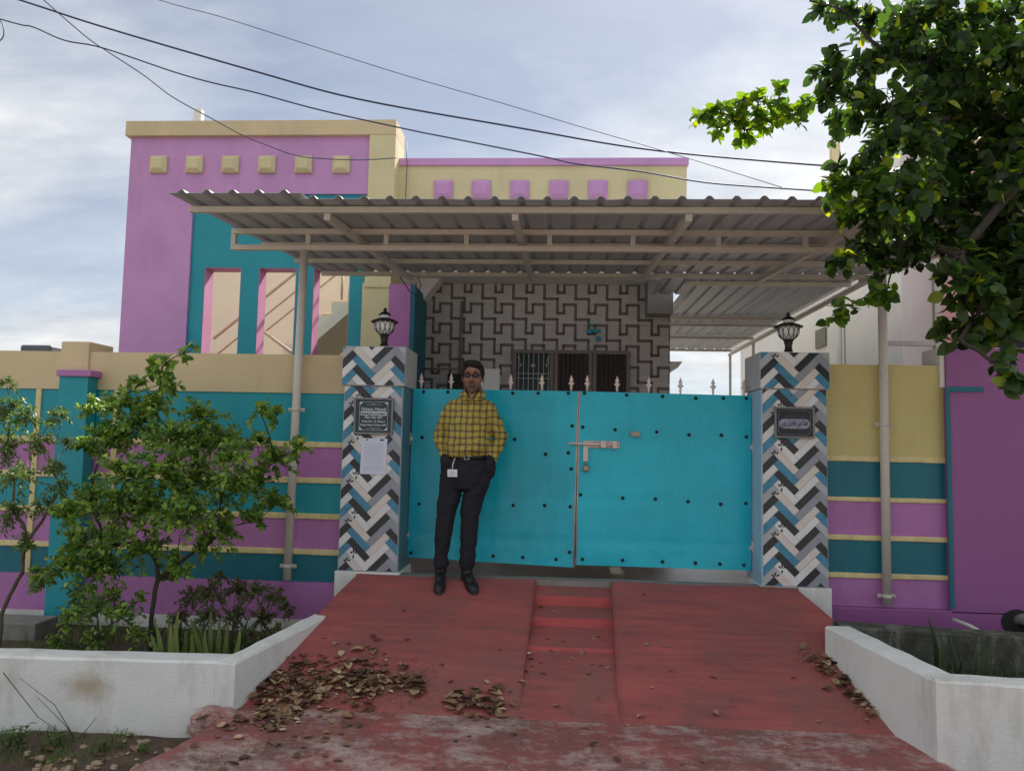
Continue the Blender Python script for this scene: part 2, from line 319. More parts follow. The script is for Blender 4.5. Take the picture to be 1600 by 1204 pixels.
def redmat(name, worn):
    m, nt, b, out = nodes(name); N = nt.nodes; L = nt.links
    tc = N.new('ShaderNodeTexCoord')
    mp = N.new('ShaderNodeMapping'); mp.inputs['Scale'].default_value = (.5, 1.3, 1); L.new(tc.outputs['Object'], mp.inputs[0])
    n = N.new('ShaderNodeTexNoise'); n.inputs['Scale'].default_value = 3.2; n.inputs['Detail'].default_value = 12; n.inputs['Roughness'].default_value = .66; L.new(mp.outputs[0], n.inputs['Vector'])
    r = N.new('ShaderNodeValToRGB'); e = r.color_ramp.elements; e[0].position = .28; e[0].color = (*lin((118, 72, 70)), 1); e[1].position = .74; e[1].color = (*lin((172, 88, 84)), 1)
    x = e.new(.5); x.color = (*lin((150, 78, 76)), 1); L.new(n.outputs[0], r.inputs[0]); co = r.outputs[0]
    # brush marks
    mpb = N.new('ShaderNodeMapping'); mpb.inputs['Scale'].default_value = (.8, 9, 9); mpb.inputs['Rotation'].default_value = (0, 0, R(5)); L.new(tc.outputs['Object'], mpb.inputs[0])
    nb = N.new('ShaderNodeTexNoise'); nb.inputs['Scale'].default_value = 3; nb.inputs['Detail'].default_value = 6; L.new(mpb.outputs[0], nb.inputs['Vector'])
    rb = N.new('ShaderNodeValToRGB'); rb.color_ramp.elements[0].position = .46; rb.color_ramp.elements[1].position = .72; rb.color_ramp.elements[1].color = (.38, .38, .38, 1); L.new(nb.outputs[0], rb.inputs[0])
    mb = N.new('ShaderNodeMix'); mb.data_type = 'RGBA'; L.new(rb.outputs[0], mb.inputs[0]); L.new(co, mb.inputs[6]); mb.inputs[7].default_value = (*lin((186, 96, 88)), 1); co = mb.outputs[2]
    # dust
    nd = N.new('ShaderNodeTexNoise'); nd.inputs['Scale'].default_value = 1.6; nd.inputs['Detail'].default_value = 10; nd.inputs['Roughness'].default_value = .7; L.new(tc.outputs['Object'], nd.inputs['Vector'])
    rd = N.new('ShaderNodeValToRGB'); rd.color_ramp.elements[0].position = .46 - .08 * worn; rd.color_ramp.elements[1].position = .66; rd.color_ramp.elements[1].color = (.65 + .3 * worn,) * 3 + (1,); L.new(nd.outputs[0], rd.inputs[0])
    md = N.new('ShaderNodeMix'); md.data_type = 'RGBA'; L.new(rd.outputs[0], md.inputs[0]); L.new(co, md.inputs[6]); md.inputs[7].default_value = (*lin((112, 88, 80)), 1); co = md.outputs[2]
    if worn:
        nw = N.new('ShaderNodeTexNoise'); nw.inputs['Scale'].default_value = 2.1; nw.inputs['Detail'].default_value = 15; nw.inputs['Roughness'].default_value = .82; nw.inputs['Distortion'].default_value = .1
        mw = N.new('ShaderNodeMapping'); mw.inputs['Location'].default_value = (4.3, 1.7, 0); mw.inputs['Scale'].default_value = (1.5, 2.0, 1); L.new(tc.outputs['Object'], mw.inputs[0]); L.new(mw.outputs[0], nw.inputs['Vector'])
        rw = N.new('ShaderNodeValToRGB'); rw.color_ramp.elements[0].position = .475; rw.color_ramp.elements[1].position = .60; rw.color_ramp.elements[1].color = (.75, .75, .75, 1); L.new(nw.outputs[0], rw.inputs[0])
        m2 = N.new('ShaderNodeMix'); m2.data_type = 'RGBA'; L.new(rw.outputs[0], m2.inputs[0]); L.new(co, m2.inputs[6]); m2.inputs[7].default_value = (*lin((190, 172, 164)), 1); co = m2.outputs[2]
    L.new(co, b.inputs['Base Color']); b.inputs['Roughness'].default_value = .72
    nf = N.new('ShaderNodeTexNoise'); nf.inputs['Scale'].default_value = 38; nf.inputs['Detail'].default_value = 8; L.new(tc.outputs['Object'], nf.inputs['Vector'])
    ad = N.new('ShaderNodeMath'); L.new(nf.outputs[0], ad.inputs[0]); L.new(n.outputs[0], ad.inputs[1])
    bp = N.new('ShaderNodeBump'); bp.inputs['Strength'].default_value = .35 + .3 * worn; bp.inputs['Distance'].default_value = .012; L.new(ad.outputs[0], bp.inputs['Height']); L.new(bp.outputs[0], b.inputs['Normal'])
    return m
M['red'] = redmat('red_oxide_concrete', 0); M['redworn'] = redmat('worn_red_concrete', 1)

# ------------------------------------------------------------------ ground, driveway, ramp
RY, RZ = 5.60, .542            # ramp top
BY, BZ = 4.33, .015           # ramp foot
def rampz(Y): return RZ + (BZ - RZ) * (RY - Y) / (RY - BY)
def on_ramp(px, py):
    n = Vector((0, -(RZ - BZ), (RY - BY))).normalized(); return RP(px, py, Vector((0, BY, BZ)), n)
def nz(x, y, s=1., a=1.): return noise.fractal(Vector((x * s, y * s, 3.1)), 1, 2.1, 4) * a
def ground():
    xs = sorted(set([-300, -80, -30, -12] + [-7 + .09 * i for i in range(156)] + [12, 30, 80, 300]))
    ys = sorted(set([-200, -60, -15, -3, 0, 1.5] + [2.4 + .08 * i for i in range(30)] + [5, 5.6, 7, 9, 12, 20, 40, 90, 300]))
    v = []; f = []
    for y in ys:
        for x in xs:
            near = 1 if (abs(x) < 7.2 and 2 < y < 5) else 0
            v.append((x, y, -.14 + (nz(x, y, 1.6, .035) + nz(x, y, 9, .014) if near else 0)))
    n = len(xs)
    for j in range(len(ys) - 1):
        for i in range(n - 1): f.append((j * n + i, j * n + i + 1, (j + 1) * n + i + 1, (j + 1) * n + i))
    return MB().add(v, f, 0, True)
struct(ground(), 'ground', M['soil'])
M['bounce_road'] = mat('pale_bounce_road', (172, 162, 146), .9, .12, .5, 2, dirt=.3, dcol=(130, 118, 98))
struct(MB().box(-60, 60, -7.5, 1.15, -.2, -.115), 'bounce_road', M['bounce_road'])  # unseen road added behind the camera; pale so it bounces sun onto walls
# worn concrete apron in front of the ramp
def apron():
    mb = MB(); rows = 40; cols = 90; v = []; f = []
    la = [(BY + .02, G(330, 1108, 0).x), (4.0, -1.95), (3.6, -2.02), (3.2, -1.95), (1.2, -1.7)]
    ra = [(BY + .02, 2.1), (3.9, 2.02), (3.77, 1.93), (3.3, 2.05), (1.2, 2.6)]
    def ip(a, y):
        for (y0, x0), (y1, x1) in zip(a, a[1:]):
            if y1 <= y <= y0: t = (y0 - y) / (y0 - y1); return x0 + (x1 - x0) * t
        return a[-1][1]
    for j in range(rows + 1):
        y = BY + .02 - (BY - 1.2) * (j / rows) ** 1.2
        xl = ip(la, y) - nz(0, y, 2.3, .10); xr = ip(ra, y) + nz(5, y, 2.3, .06)
        for i in range(cols + 1):
            t = i / cols; x = xl + (xr - xl) * t
            z = BZ - .004 - .035 * (BY - y) + nz(x, y, 1.3, .006) + nz(x, y, 7, .002)
            e = min(t, 1 - t) * (xr - xl)
            if e < .16: z -= .16 * (1 - e / .16) ** 2
            v.append((x, y, z))
    n = cols + 1
    for j in range(rows):
        for i in range(cols): f.append((j * n + i, (j + 1) * n + i, (j + 1) * n + i + 1, j * n + i + 1))
    return mb.add(v, f, 0, True)
struct(apron(), 'driveway', M['redworn'])
tl = on_ramp(562, 893).x; bl = on_ramp(362, 1112).x; tr = P(1243, 914, RY).x; br = 2.16
def ramp_edge(Y): t = (RY - Y) / (RY - BY); return tl + (bl - tl) * t ** .9, tr + (br - tr) * t
sxl0, sxr0 = P(838, 903, RY).x, P(955, 905, RY).x
sxl1, sxr1 = on_ramp(818, 1050).x, on_ramp(961, 1046).x
def ramp_piece(side):
    v = []; f = []; nr, nc = 36, 40
    for j in range(nr + 1):
        Y = RY - (RY - BY + .03) * j / nr; t = (RY - Y) / (RY - BY)
        L_, R_ = ramp_edge(Y)
        if side == 'l': a, b = L_, sxl0 + (sxl1 - sxl0) * min(1, t / .80)
        else: a, b = sxr0 + (sxr1 - sxr0) * min(1, t / .80), R_
        for i in range(nc + 1):
            x = a + (b - a) * i / nc
            v.append((x, Y, rampz(Y) + nz(x, Y, 1.4, .006) + .012 * math.sin(math.pi * t)))
    n = nc + 1; top = len(v)
    for j in range(nr):
        for i in range(nc): f.append((j * n + i, (j + 1) * n + i, (j + 1) * n + i + 1, j * n + i + 1))
    base = [(x, y, -.13) for (x, y, z) in v]
    # skirts
    def sk(idx):
        nonlocal v
        s0 = len(v)
        for k in idx: v.append((v[k][0], v[k][1], -.13))
        for q in range(len(idx) - 1): f.append((idx[q], idx[q + 1], s0 + q + 1, s0 + q))
    sk([j * n for j in range(nr + 1)]); sk([j * n + nc for j in range(nr, -1, -1)])
    return MB().add(v, f, 0, True)
for s_ in 'lr':
    o = struct(ramp_piece(s_), 'ramp', M['red'])
    for p in o.data.polygons:
        if abs(p.normal.z) < .3: p.use_smooth = False
prof = [(RY + .0, RZ), (RY, RZ - .04)]
for yn, yb in ((928, 943), (962, 975), (1008, 1013)):
    q = on_ramp(880, yn); prof += [(q.y, q.z - .012), (q.y - .008, P(880, yb, q.y).z - .012)]
prof += [(4.62, rampz(4.62) - .006), (BY - .02, rampz(BY) - .006)]
mb = MB(); v = []; f = []
for Y, z in prof:
    t = (RY - Y) / (RY - BY); a = sxl0 + (sxl1 - sxl0) * min(1, t / .8) - .004; b = sxr0 + (sxr1 - sxr0) * min(1, t / .8) + .004
    for i in range(13): v.append((a + (b - a) * i / 12, Y, z + nz(i, Y, 2, .0015)))
for j in range(len(prof) - 1):
    for i in range(12): f.append((j * 13 + i, (j + 1) * 13 + i, (j + 1) * 13 + i + 1, j * 13 + i + 1))
M['riser'] = mat('red_step_riser_paint', (172, 72, 72), .6, .15, .3, 6); so = struct(MB().add(v, f), 'ramp_steps', [M['red'], M['riser']])
for p in so.data.polygons:
    p.material_index = 1 if abs(p.normal.y) > .8 else 0
# paved yard behind the gate
YZ = .485; WY0 = 5.95
struct(MB().prism_xz([(-9, YZ - .3), (4.2, YZ - .3), (4.2, YZ), (-9, YZ)], WY0, 17).box(tl + .1, tr - .1, RY + .005, WY0 - .001, YZ - .3, YZ), 'courtyard_floor', M['court'])
struct(MB().box(tl - .02, tr + .02, RY - .004, RY + .12, -.1, RZ - .002), 'threshold', M['grey'])

# ------------------------------------------------------------------ gate pillars
PY, PD = 5.62, .42
def clip(poly, fn):
    out = []
    for i in range(len(poly)):
        a, b = poly[i], poly[(i + 1) % len(poly)]; da, db = fn(a), fn(b)
        if da >= 0: out.append(a)
        if da * db < 0: t = da / (da - db); out.append((a[0] + (b[0] - a[0]) * t, a[1] + (b[1] - a[1]) * t))
    return out
def tile_face(parent, x0, x1, z0, z1, yf, ox, oz, gap_top=True):
    """45 degree herringbone of printed wood planks, clipped to the face, each plank a mesh"""
    W = .0507; r2 = math.sqrt(.5)
    SEQ = {0: ['plank_blue', 'plank_white', 'plank_black', 'plank_grey'], 1: ['plank_white', 'plank_black', 'plank_blue', 'plank_floral'],
           2: ['plank_black', 'plank_white', 'plank_floral', 'plank_mid'], 3: ['plank_blue', 'plank_black', 'plank_mid', 'plank_grey']}
    polys = []
    for j in range(-5, 6):
        for k in range(-60, 60):
            for t in (0, 1):
                u0 = k + 8 * j
                if t == 0: q = [(u0, k), (u0 + 4, k), (u0 + 4, k + 1), (u0, k + 1)]
                else: q = [(u0 + 4, k - 3), (u0 + 5, k - 3), (u0 + 5, k + 1), (u0 + 4, k + 1)]
                g = .025
                cx = sum(a for a, b in q) / 4; cy = sum(b for a, b in q) / 4
                q = [(a + (g if a < cx else -g), b + (g if b < cy else -g)) for a, b in q]
                # turn 45 degrees: (1,1) becomes straight up
                q = [((a - b) * r2 * W + ox, (a + b) * r2 * W + oz) for a, b in q]
                colm = (2 * j + t) % 4
                polys.append((q, SEQ[colm][(k + (1 if colm in (1, 2) else 0)) % 4], colm, k))
    for q, m, colm, k in polys:
        for fn in (lambda p: p[0] - x0, lambda p: x1 - p[0], lambda p: p[1] - z0, lambda p: z1 - p[1]):
            if len(q) >= 3: q = clip(q, fn)
        if len(q) < 3: continue
        area = abs(sum(q[i][0] * q[(i + 1) % len(q)][1] - q[(i + 1) % len(q)][0] * q[i][1] for i in range(len(q)))) / 2
        if area < 6e-5: continue
        if sum(q[i][0] * q[(i + 1) % len(q)][1] - q[(i + 1) % len(q)][0] * q[i][1] for i in range(len(q))) < 0: q = q[::-1]
        MB().prism_xz(q, yf - .004 - random.random() * .0012, yf + .001).build('tile', M[m], parent)
    # printed sprigs
    mb = MB()
    for k in range(-60, 60):
        if k % 4: continue
        for cxu, czu in ((5.6, 1.2), (6.7, 3.3)):
            cx = ox + (cxu * 0 + (.118 if czu < 2 else .165)); cz = oz + k * 2 * r2 * W + czu * .028
            for jj in range(-3, 4):
                ccx = cx + jj * 16 * r2 * W / 1
                if not (x0 + .03 < ccx < x1 - .03 and z0 + .03 < cz < z1 - .03): continue
                for a in (35, 95, 150, 265):
                    l = .032; d = Vector((math.cos(R(a)), math.sin(R(a)))); n = Vector((-d.y, d.x)); c = Vector((ccx, cz)) + d * .004
                    pts = [c, c + d * l * .5 - n * .0075, c + d * l, c + d * l * .5 + n * .0075]
                    mb.add([(p.x, yf - .0062, p.y) for p in pts], [(0, 1, 2, 3)])
    if mb.v: mb.build('leaf_motif', M['motif'], parent)
def pillar(x0, x1, zb, zt, capz, label, inner, side_mat, ox):
    t = thing('gate_pillar', ((x0 + x1) / 2, PY + PD / 2, zb), label, 'pillar', 'tiled pillars beside the gate')
    MB().box(x0, x1, PY, PY + PD, zb, capz).build('shaft', M['grout'], t)
    MB().box(x0 - .018, x1 + .018, PY - .018, PY + PD + .018, capz + .002, zt).build('pillar_cap', M['grout'], t, bevel=.003)
    tile_face(t, x0 + .004, x1 - .004, zb + .004, capz - .003, PY, x0 + ox, zb + .03)
    tile_face(t, x0 - .014, x1 + .014, capz + .006, zt - .004, PY - .018, x0 + ox, zb + .03 + .12)
    # painted inner side facing the gate
    xi = x1 if inner > 0 else x0
    MB().box(min(xi, xi + inner * .006), max(xi, xi + inner * .006), PY + .004, PY + PD - .004, zb, capz - .004).build('painted_side', M[side_mat], t)
    MB().box(x0 - .02, x1 + .02, PY - .012, PY + PD + .01, -.12, zb - .003).build('plinth', M['white'], t, bevel=.006)
    return t
LX0, LX1 = P(534, 720, PY).x, P(626, 720, PY).x
RX0, RX1 = P(1191, 720, PY).x, P(1292.5, 720, PY).x
lzb = P(580, 892, PY).z; rzb = P(1240, 916, PY).z; zt = P(590, 541, PY - .018).z; capz = P(585, 603, PY).z
rzt = P(1235, 550, PY - .018).z; rcap = P(1240, 608, PY).z
pillar(LX0, LX1, lzb, zt, capz, 'herringbone tiled gate pillar with name plaque and paper notice, left of the gate', 1, 'slate', -.05)
pillar(RX0, RX1, rzb, rzt, rcap, 'herringbone tiled gate pillar with black calligraphy plaque, right of the gate', -1, 'paleblue', -.03)
# plaques
def plaque(px0, py0, px1, py1, label, kind):
    a = P(px0, py0, PY - .006); b = P(px1, py1, PY - .006); x0, x1, z1, z0 = a.x, b.x, a.z, b.z; y = PY - .007
    cx, cz = (x0 + x1) / 2, (z0 + z1) / 2; W, H = x1 - x0, z1 - z0
    t = thing('plaque', (cx, y, z0), label, 'plaque')
    fw = .014
    mb = MB(); mb.box(x0, x1, y - .022, y, z1 - fw, z1).box(x0, x1, y - .022, y, z0, z0 + fw).box(x0, x0 + fw, y - .022, y, z0 + fw, z1 - fw).box(x1 - fw, x1, y - .022, y, z0 + fw, z1 - fw)
    mb.build('frame', M['pframe'], t, bevel=.003)
    MB().box(x0 + fw, x1 - fw, y - .014, y - .001, z0 + fw, z1 - fw).build('slab', M['plaque' if kind == 'name' else 'plaqueb'], t)
    yt = y - .0148
    if kind == 'name':
        mb = MB()
        put_text(mb, 'Tahera Manzil', cx, yt, z0 + H * .655, .030, shear=.25, bold=.0004, width=W * .64)
        put_text(mb, 'Plot No: 851', cx, yt, z0 + H * .435, .026, shear=.25, bold=.0004, width=W * .46)
        put_text(mb, 'Road No: 15, Phase-I', cx, yt, z0 + H * .33, .022, shear=.25, bold=.0003, width=W * .60)
        put_text(mb, 'Ranga Mayuri Green Hills', cx, yt, z0 + H * .235, .021, shear=.25, bold=.0003, width=W * .66)
        mb.box(cx - W * .33, cx + W * .33, yt - .0002, yt + .0006, z0 + H * .515, z0 + H * .63)
        bx, bz = W * .36, H * .385   # thin border with notched corners
        for s in (-1, 1):
            mb.box(cx + s * bx - .001, cx + s * bx + .001, yt, yt + .0006, cz - bz, cz + bz)
            mb.box(cx - bx, cx + bx, yt, yt + .0006, cz + s * bz - .001, cz + s * bz + .001)
            for q in (-1, 1):
                c = (cx + s * bx, cz + q * bz)
                mb.add([(c[0], yt, c[1]), (c[0] - s * W * .1, yt, c[1]), (c[0] - s * W * .045, yt, c[1] - q * H * .045), (c[0], yt, c[1] - q * H * .1)], [(0, 1, 2, 3)])
        for zz, s in ((z0 + H * .815, 1), (z0 + H * .165, -1)):   # scroll ornaments
            for k in (-1, 1):
                mb.tube([(cx + k * (.006 + .05 * i / 8), yt, zz + s * .0035 * math.sin(i * 1.7)) for i in range(9)], .0011, 4)
            mb.ell((cx, yt, zz + s * .002), (.006, .0008, .004), n=8)
        mb.build('lettering', M['ink'], t)
        mb = MB(); put_text(mb, 'IMAM MUJEEB UR RAHAMAN', cx, yt - .001, z0 + H * .535, .024, bold=.0003, width=W * .61); mb.build('dark_lettering', M['inkd'], t)
    else:
        mb = MB(); n = 12; hw, hh = W * .385, H * .155
        poly = []
        for s in (1, -1):
            for i in range(n + 1):
                a_ = -math.pi / 2 + math.pi * i / n
                poly.append((cx + s * (hw - hh + hh * math.cos(a_)), cz - H * .04 + s * hh * math.sin(a_)))
        mb.prism_xz(poly, yt, yt + .0008)
        mb.tube([(cx - W * .25 + W * .5 * i / 20, yt, z0 + H * .70 + .0012 * math.sin(i * 2.3)) for i in range(21)], .0009, 4)
        # rounded border line
        bx, bz, rr = W * .40, H * .385, .03; pts = []
        for (sx, sz, a0) in ((1, 1, 0), (-1, 1, 90), (-1, -1, 180), (1, -1, 270)):
            for i in range(7): a_ = R(a0 + 15 * i); pts.append((cx + sx * (bx - rr) + rr * math.cos(a_), yt, cz + sz * (bz - rr) + rr * math.sin(a_)))
        pts.append(pts[0]); mb.tube(pts, .0012, 4)
        mb.build('cartouche', M['inkm'], t)
        mb = MB(); put_text(mb, '\uFEF2\uFE91\uFEAD \uFEDE\uFEC0\uFED3 \uFEE6\uFEE3 \uFE8D\uFEAC\uFEEB', cx, yt - .002, cz - H * .085, .055, bold=.0006, width=W * .66); mb.build('calligraphy', M['inkd'], t)
    return t
plaque(555, 621, 614, 679, 'dark slate name plaque in worn grey frame lettered in white on left tiled pillar', 'name')
plaque(1209, 635, 1272, 685, 'black plaque with Arabic calligraphy in silver cartouche on right tiled pillar', 'arabic')
# paper notice
a = P(565, 684, PY - .006); b = P(603, 741, PY - .006); y = PY - .0075; sk = .008
t = thing('paper_notice', ((a.x + b.x) / 2, y, b.z), 'white printed paper notice pasted on left tiled pillar below the name plaque', 'notice')
mb = MB(); v = []; f = []
for j in range(9):
    for i in range(7):
        u, q = i / 6, j / 8; x = a.x + (b.x - a.x) * u + sk * (1 - q) * .5 - .004 * q * 0 - sk * q * .4; z = a.z + (b.z - a.z) * q
        v.append((x, y - .0015 - .003 * abs(math.sin(u * 5 + q * 3)) * (.3 + q), z))
for j in range(8):
    for i in range(6): f.append((j * 7 + i, (j + 1) * 7 + i, (j + 1) * 7 + i + 1, j * 7 + i + 1))
mb.add(v, f, 0, True); mb.build('sheet', M['paper'], t)
mb = MB(); W, H = b.x - a.x, a.z - b.z; rnd = random.Random(3)
for i in range(17):
    zz = a.z - H * (.16 + .045 * i); x0 = a.x + W * .14
    if 12 <= i <= 13: x0 = a.x + W * .3
    x = x0
    while x < a.x + W * (.86 if i not in (12, 13) else .7):
        l = W * rnd.uniform(.03, .1); mb.box(x, x + l, y - .0056, y - .0050, zz - .0006, zz + .0008); x += l + W * .02
mb.build('print_lines', M['inkm'], t)
mb = MB(); mb.box(a.x + W * .74, a.x + W * .87, y - .0056, y - .005, a.z - H * .065, a.z - H * .02); mb.build('letterhead_mark', M['cable'], t)
MB().box(a.x + W * .2, a.x + W * .25, y - .0056, y - .005, a.z - H * .06, a.z - H * .02).build('letterhead_mark', M['cable'], t)

# ------------------------------------------------------------------ pillar lamps
def lamp(px, py_base, label, first=None):
    c = P(px, py_base, PY + .15)
    t = thing('pillar_lamp', c, label, 'lamp', 'lantern lamps on the gate pillars')
    k = .29 / .29
    def L_(prof, name, m, n=20, par=t):
        return MB().lathe(prof, c, n).build(name, M[m], par)
    L_([(.030, 0), (.034, .008), (.026, .014), (.026, .05), (.031, .058), (.031, .075), (.036, .08), (.045, .088)], 'neck', 'black')
    L_([(.040, .088), (.058, .105), (.072, .135), (.077, .165), (.074, .185)], 'globe', 'glass')
    mb = MB()
    for i in range(12):
        a0 = 2 * math.pi * i / 12
        for s in (-1, 1):
            pts = []
            for q in range(7):
                u = q / 6; r = [.042, .060, .0725, .0775, .0785, .078, .076][q]; z = .09 + .095 * u
                an = a0 + s * math.sin(u * math.pi) * .26
                pts.append((c.x + r * math.cos(an), c.y + r * math.sin(an), c.z + z))
            mb.tube(pts, .0022, 4)
    mb.build('rib_cage', M['black'], t)
    L_([(.074, .184), (.098, .186), (.104, .180), (.106, .186), (.070, .202), (.040, .212), (.036, .214)], 'brim', 'black')
    L_([(.034, .212), (.036, .232), (.034, .236)], 'collar', 'glass')
    L_([(.034, .235), (.050, .236), (.046, .242), (.030, .256), (.016, .262), (.012, .272), (.016, .278), (.010, .286), (.002, .296)], 'cap', 'black')
    return t
lamp(600, 540, 'black lantern lamp with white globe on top of left gate pillar')
lamp(1232, 549, 'black lantern lamp with white globe on top of right gate pillar')

# ------------------------------------------------------------------ compound walls
def band_wall(name, x0, x1, yf, th, bands, label, cat='wall'):
    t = thing(name, ((x0 + x1) / 2, yf, -.1), label, cat)
    return t
WY = 5.78
def wz(px, py): return P(px, py, WY).z
WX0, WX1 = -6.2, LX0 + .001
t = thing('compound_wall', ((WX0 + WX1) / 2, WY, -.1), 'compound wall painted in cream, teal and purple stripes left of the gate', 'wall')
lw = t
zs = [wz(530, y_) for y_ in (555, 615, 691, 699, 747, 755, 803, 811, 859, 867, 910, 968)]
TH = .16
def bead(x0, x1, yf, z0, z1, par, pr=.014):
    n_ = int((x1 - x0) / .035) + 2; v = []; f = []
    for i in range(n_):
        x = x0 + (x1 - x0) * i / (n_ - 1); a = .003 * noise.noise(Vector((x * 6, z0 * 9, 0))) + .0012 * noise.noise(Vector((x * 40, z0, 3))); b = .003 * noise.noise(Vector((x * 6, z1 * 9, 5))) + .0012 * noise.noise(Vector((x * 40, z1, 7))); p = pr * (1 + .3 * noise.noise(Vector((x * 9, 2, z0))))
        v += [(x, yf + .01, z0 + a), (x, yf - p * .8, z0 + a), (x, yf - p, z0 + a + .006), (x, yf - p, z1 + b - .006), (x, yf - p * .8, z1 + b), (x, yf + .01, z1 + b)]
    for i in range(n_ - 1):
        for k in range(5): f.append((i * 6 + k, (i + 1) * 6 + k, (i + 1) * 6 + k + 1, i * 6 + k + 1))
    f += [[0, 1, 2, 3, 4, 5], [(n_ - 1) * 6 + k for k in (5, 4, 3, 2, 1, 0)]]
    return MB().add(v, f).build('cream_bead', M['bead'], par)
def wb(z0, z1, m, name, pr=0., x0=WX0, x1=WX1, par=None, bevel=0):
    return MB().box(x0, x1, WY - pr, WY + TH, z0, z1).build(name, M[m], par or lw, bevel=bevel)
wb(zs[1], zs[0], 'cream2', 'top_band', .012)
for i, (a_, b_, m) in enumerate([(2, 1, 'teal'), (4, 3, 'purple_low'), (6, 5, 'teal'), (8, 7, 'purple_low'), (10, 9, 'teal_dark')]): wb(zs[a_] + .0005, zs[b_] - .0005, m, 'painted_band')
for a_, b_ in ((3, 2), (5, 4), (7, 6), (9, 8)): wb(zs[a_], zs[b_], 'cream2', 'bead_backing'); bead(WX0, WX1, WY, zs[a_] - .002, zs[b_] + .002, lw)
wb(zs[11], zs[10], 'purple_low', 'base_band', .02)
wb(-.12, zs[11] - .001, 'white', 'plinth', .03)
for px in (52, 175):
    x = P(px, 760, WY).x
    for a_, b_ in ((2, 1), (4, 3), (6, 5), (8, 7), (10, 9)):
        if px == 175 and b_ == 3: pass
        MB().box(x - .022, x + .022, WY - .012, WY + .01, zs[a_] + .001, zs[b_] - .001).build('cream_bead', M['bead'], lw, bevel=.004)
# wall pier on the left
pw0, pw1 = P(89, 650, WY - .14).x, P(134, 650, WY - .14).x
pz = P(115, 588, WY - .14).z
MB().box(pw0, pw1, WY - .14, WY - .021, zs[11] - .02, pz).build('pier', M['teal'], lw)
MB().box(pw0 - .015, pw1 + .03, WY - .16, WY - .014, pz + .001, pz + .05).build('pier_cap', M['purple_low'], lw, bevel=.004)
MB().box(P(98, 560, WY).x, P(142, 560, WY).x, WY - .03, WY + .30, pz + .052, P(120, 533, WY - .03).z).build('pier_top', M['cream2'], lw, bevel=.01)
# right wall
WR0, WR1 = RX1 - .001, P(1478, 750, WY - .03).x
rt = thing('compound_wall', ((WR0 + WR1) / 2, WY, -.1), 'short compound wall with tall ochre upper panel and teal and purple stripes right of the gate', 'wall')
WYr = WY - .03
rz = [P(1385, y_, WYr).z for y_ in (570, 713.5, 721, 777.5, 783.5, 837, 844, 896, 903, 948)]
def rb(z0, z1, m, name, pr=0, **k): return MB().box(WR0, WR1, WYr - pr, WYr + TH, z0, z1).build(name, M[m], rt, **k)
rb(rz[1], rz[0], 'olive', 'top_band', .004)
for a_, b_, m in ((3, 2, 'teal_dark'), (5, 4, 'purple_low'), (7, 6, 'teal_dark'), (9, 8, 'purple_low')): rb(rz[a_] + .0005, rz[b_] - .0005, m, 'painted_band')
for a_, b_ in ((2, 1), (4, 3), (6, 5), (8, 7)): rb(rz[a_], rz[b_], 'cream2', 'bead_backing'); bead(WR0, WR1, WYr, rz[a_] - .002, rz[b_] + .002, rt)
MB().box(RX0 + .12, P(1620, 900, WYr).x, WYr - .05, WYr + TH, -.12, rz[9] - .001).build('base_band', M['purple_neigh'], rt, bevel=.006)
# neighbour's purple wall end with teal outline
NY = 5.70
nx0 = P(1482, 750, NY).x; nx1 = nx0 + 1.1
nt_ = thing('neighbour_wall', (nx0 + .4, NY, -.1), 'tall deep purple boundary wall with teal outline at right edge', 'wall')
nzt = P(1540, 543, NY).z
MB().box(nx0, nx1, NY, NY + .3, rz[9] - .02, nzt).build('wall_panel', M['purple_neigh'], nt_, bevel=.006)
MB().box(nx0 - .03, nx0 - .001, NY + .02, NY + .3, P(1480, 605, NY).z, nzt).build('wall_return', M['whiteb'], nt_)
MB().box(nx0 - .012, nx0 + .018, NY - .012, NY - .001, P(1480, 950, NY).z, P(1480, 604, NY).z).build('teal_strip', M['teal_dark'], nt_)
MB().box(nx0 + .02, P(1536, 608, NY).x, NY - .012, NY - .001, P(1500, 612, NY).z, P(1500, 604, NY).z).build('teal_strip', M['teal_dark'], nt_)
# sawn waste pipe and small hose at the right wall foot
t = thing('waste_pipe', P(1585, 990, 5.5), 'grey waste pipe coming out of a round hole at foot of purple wall', 'pipe')
c = P(1590, 972, WYr - .055)
mb = MB(); n = 24
mb.add([(c.x + .11 * math.cos(i * 6.283 / n), c.y, c.z + .09 * math.sin(i * 6.283 / n)) for i in range(n)], [list(range(n))[::-1]]); mb.build('hole', M['dark'], t)
MB().tube([c + Vector((.0, .03, .01)), c + Vector((.03, -.02, .03)), c + Vector((.12, -.1, -.02)), c + Vector((.2, -.14, -.1))], .04, 14).build('pipe_bend', M['grey'], t)
p0 = P(1489, 967, 5.55); p1 = P(1545, 994, 5.4)
o = MB().tube([p0, p0.lerp(p1, .5) + Vector((0, 0, .01)), p1, p1 + Vector((.1, -.02, -.08))], .014, 10).build('drain_spout', M['pvc']); tag(o, 'thin white plastic drain spout lying over right planter by purple wall', 'pipe')

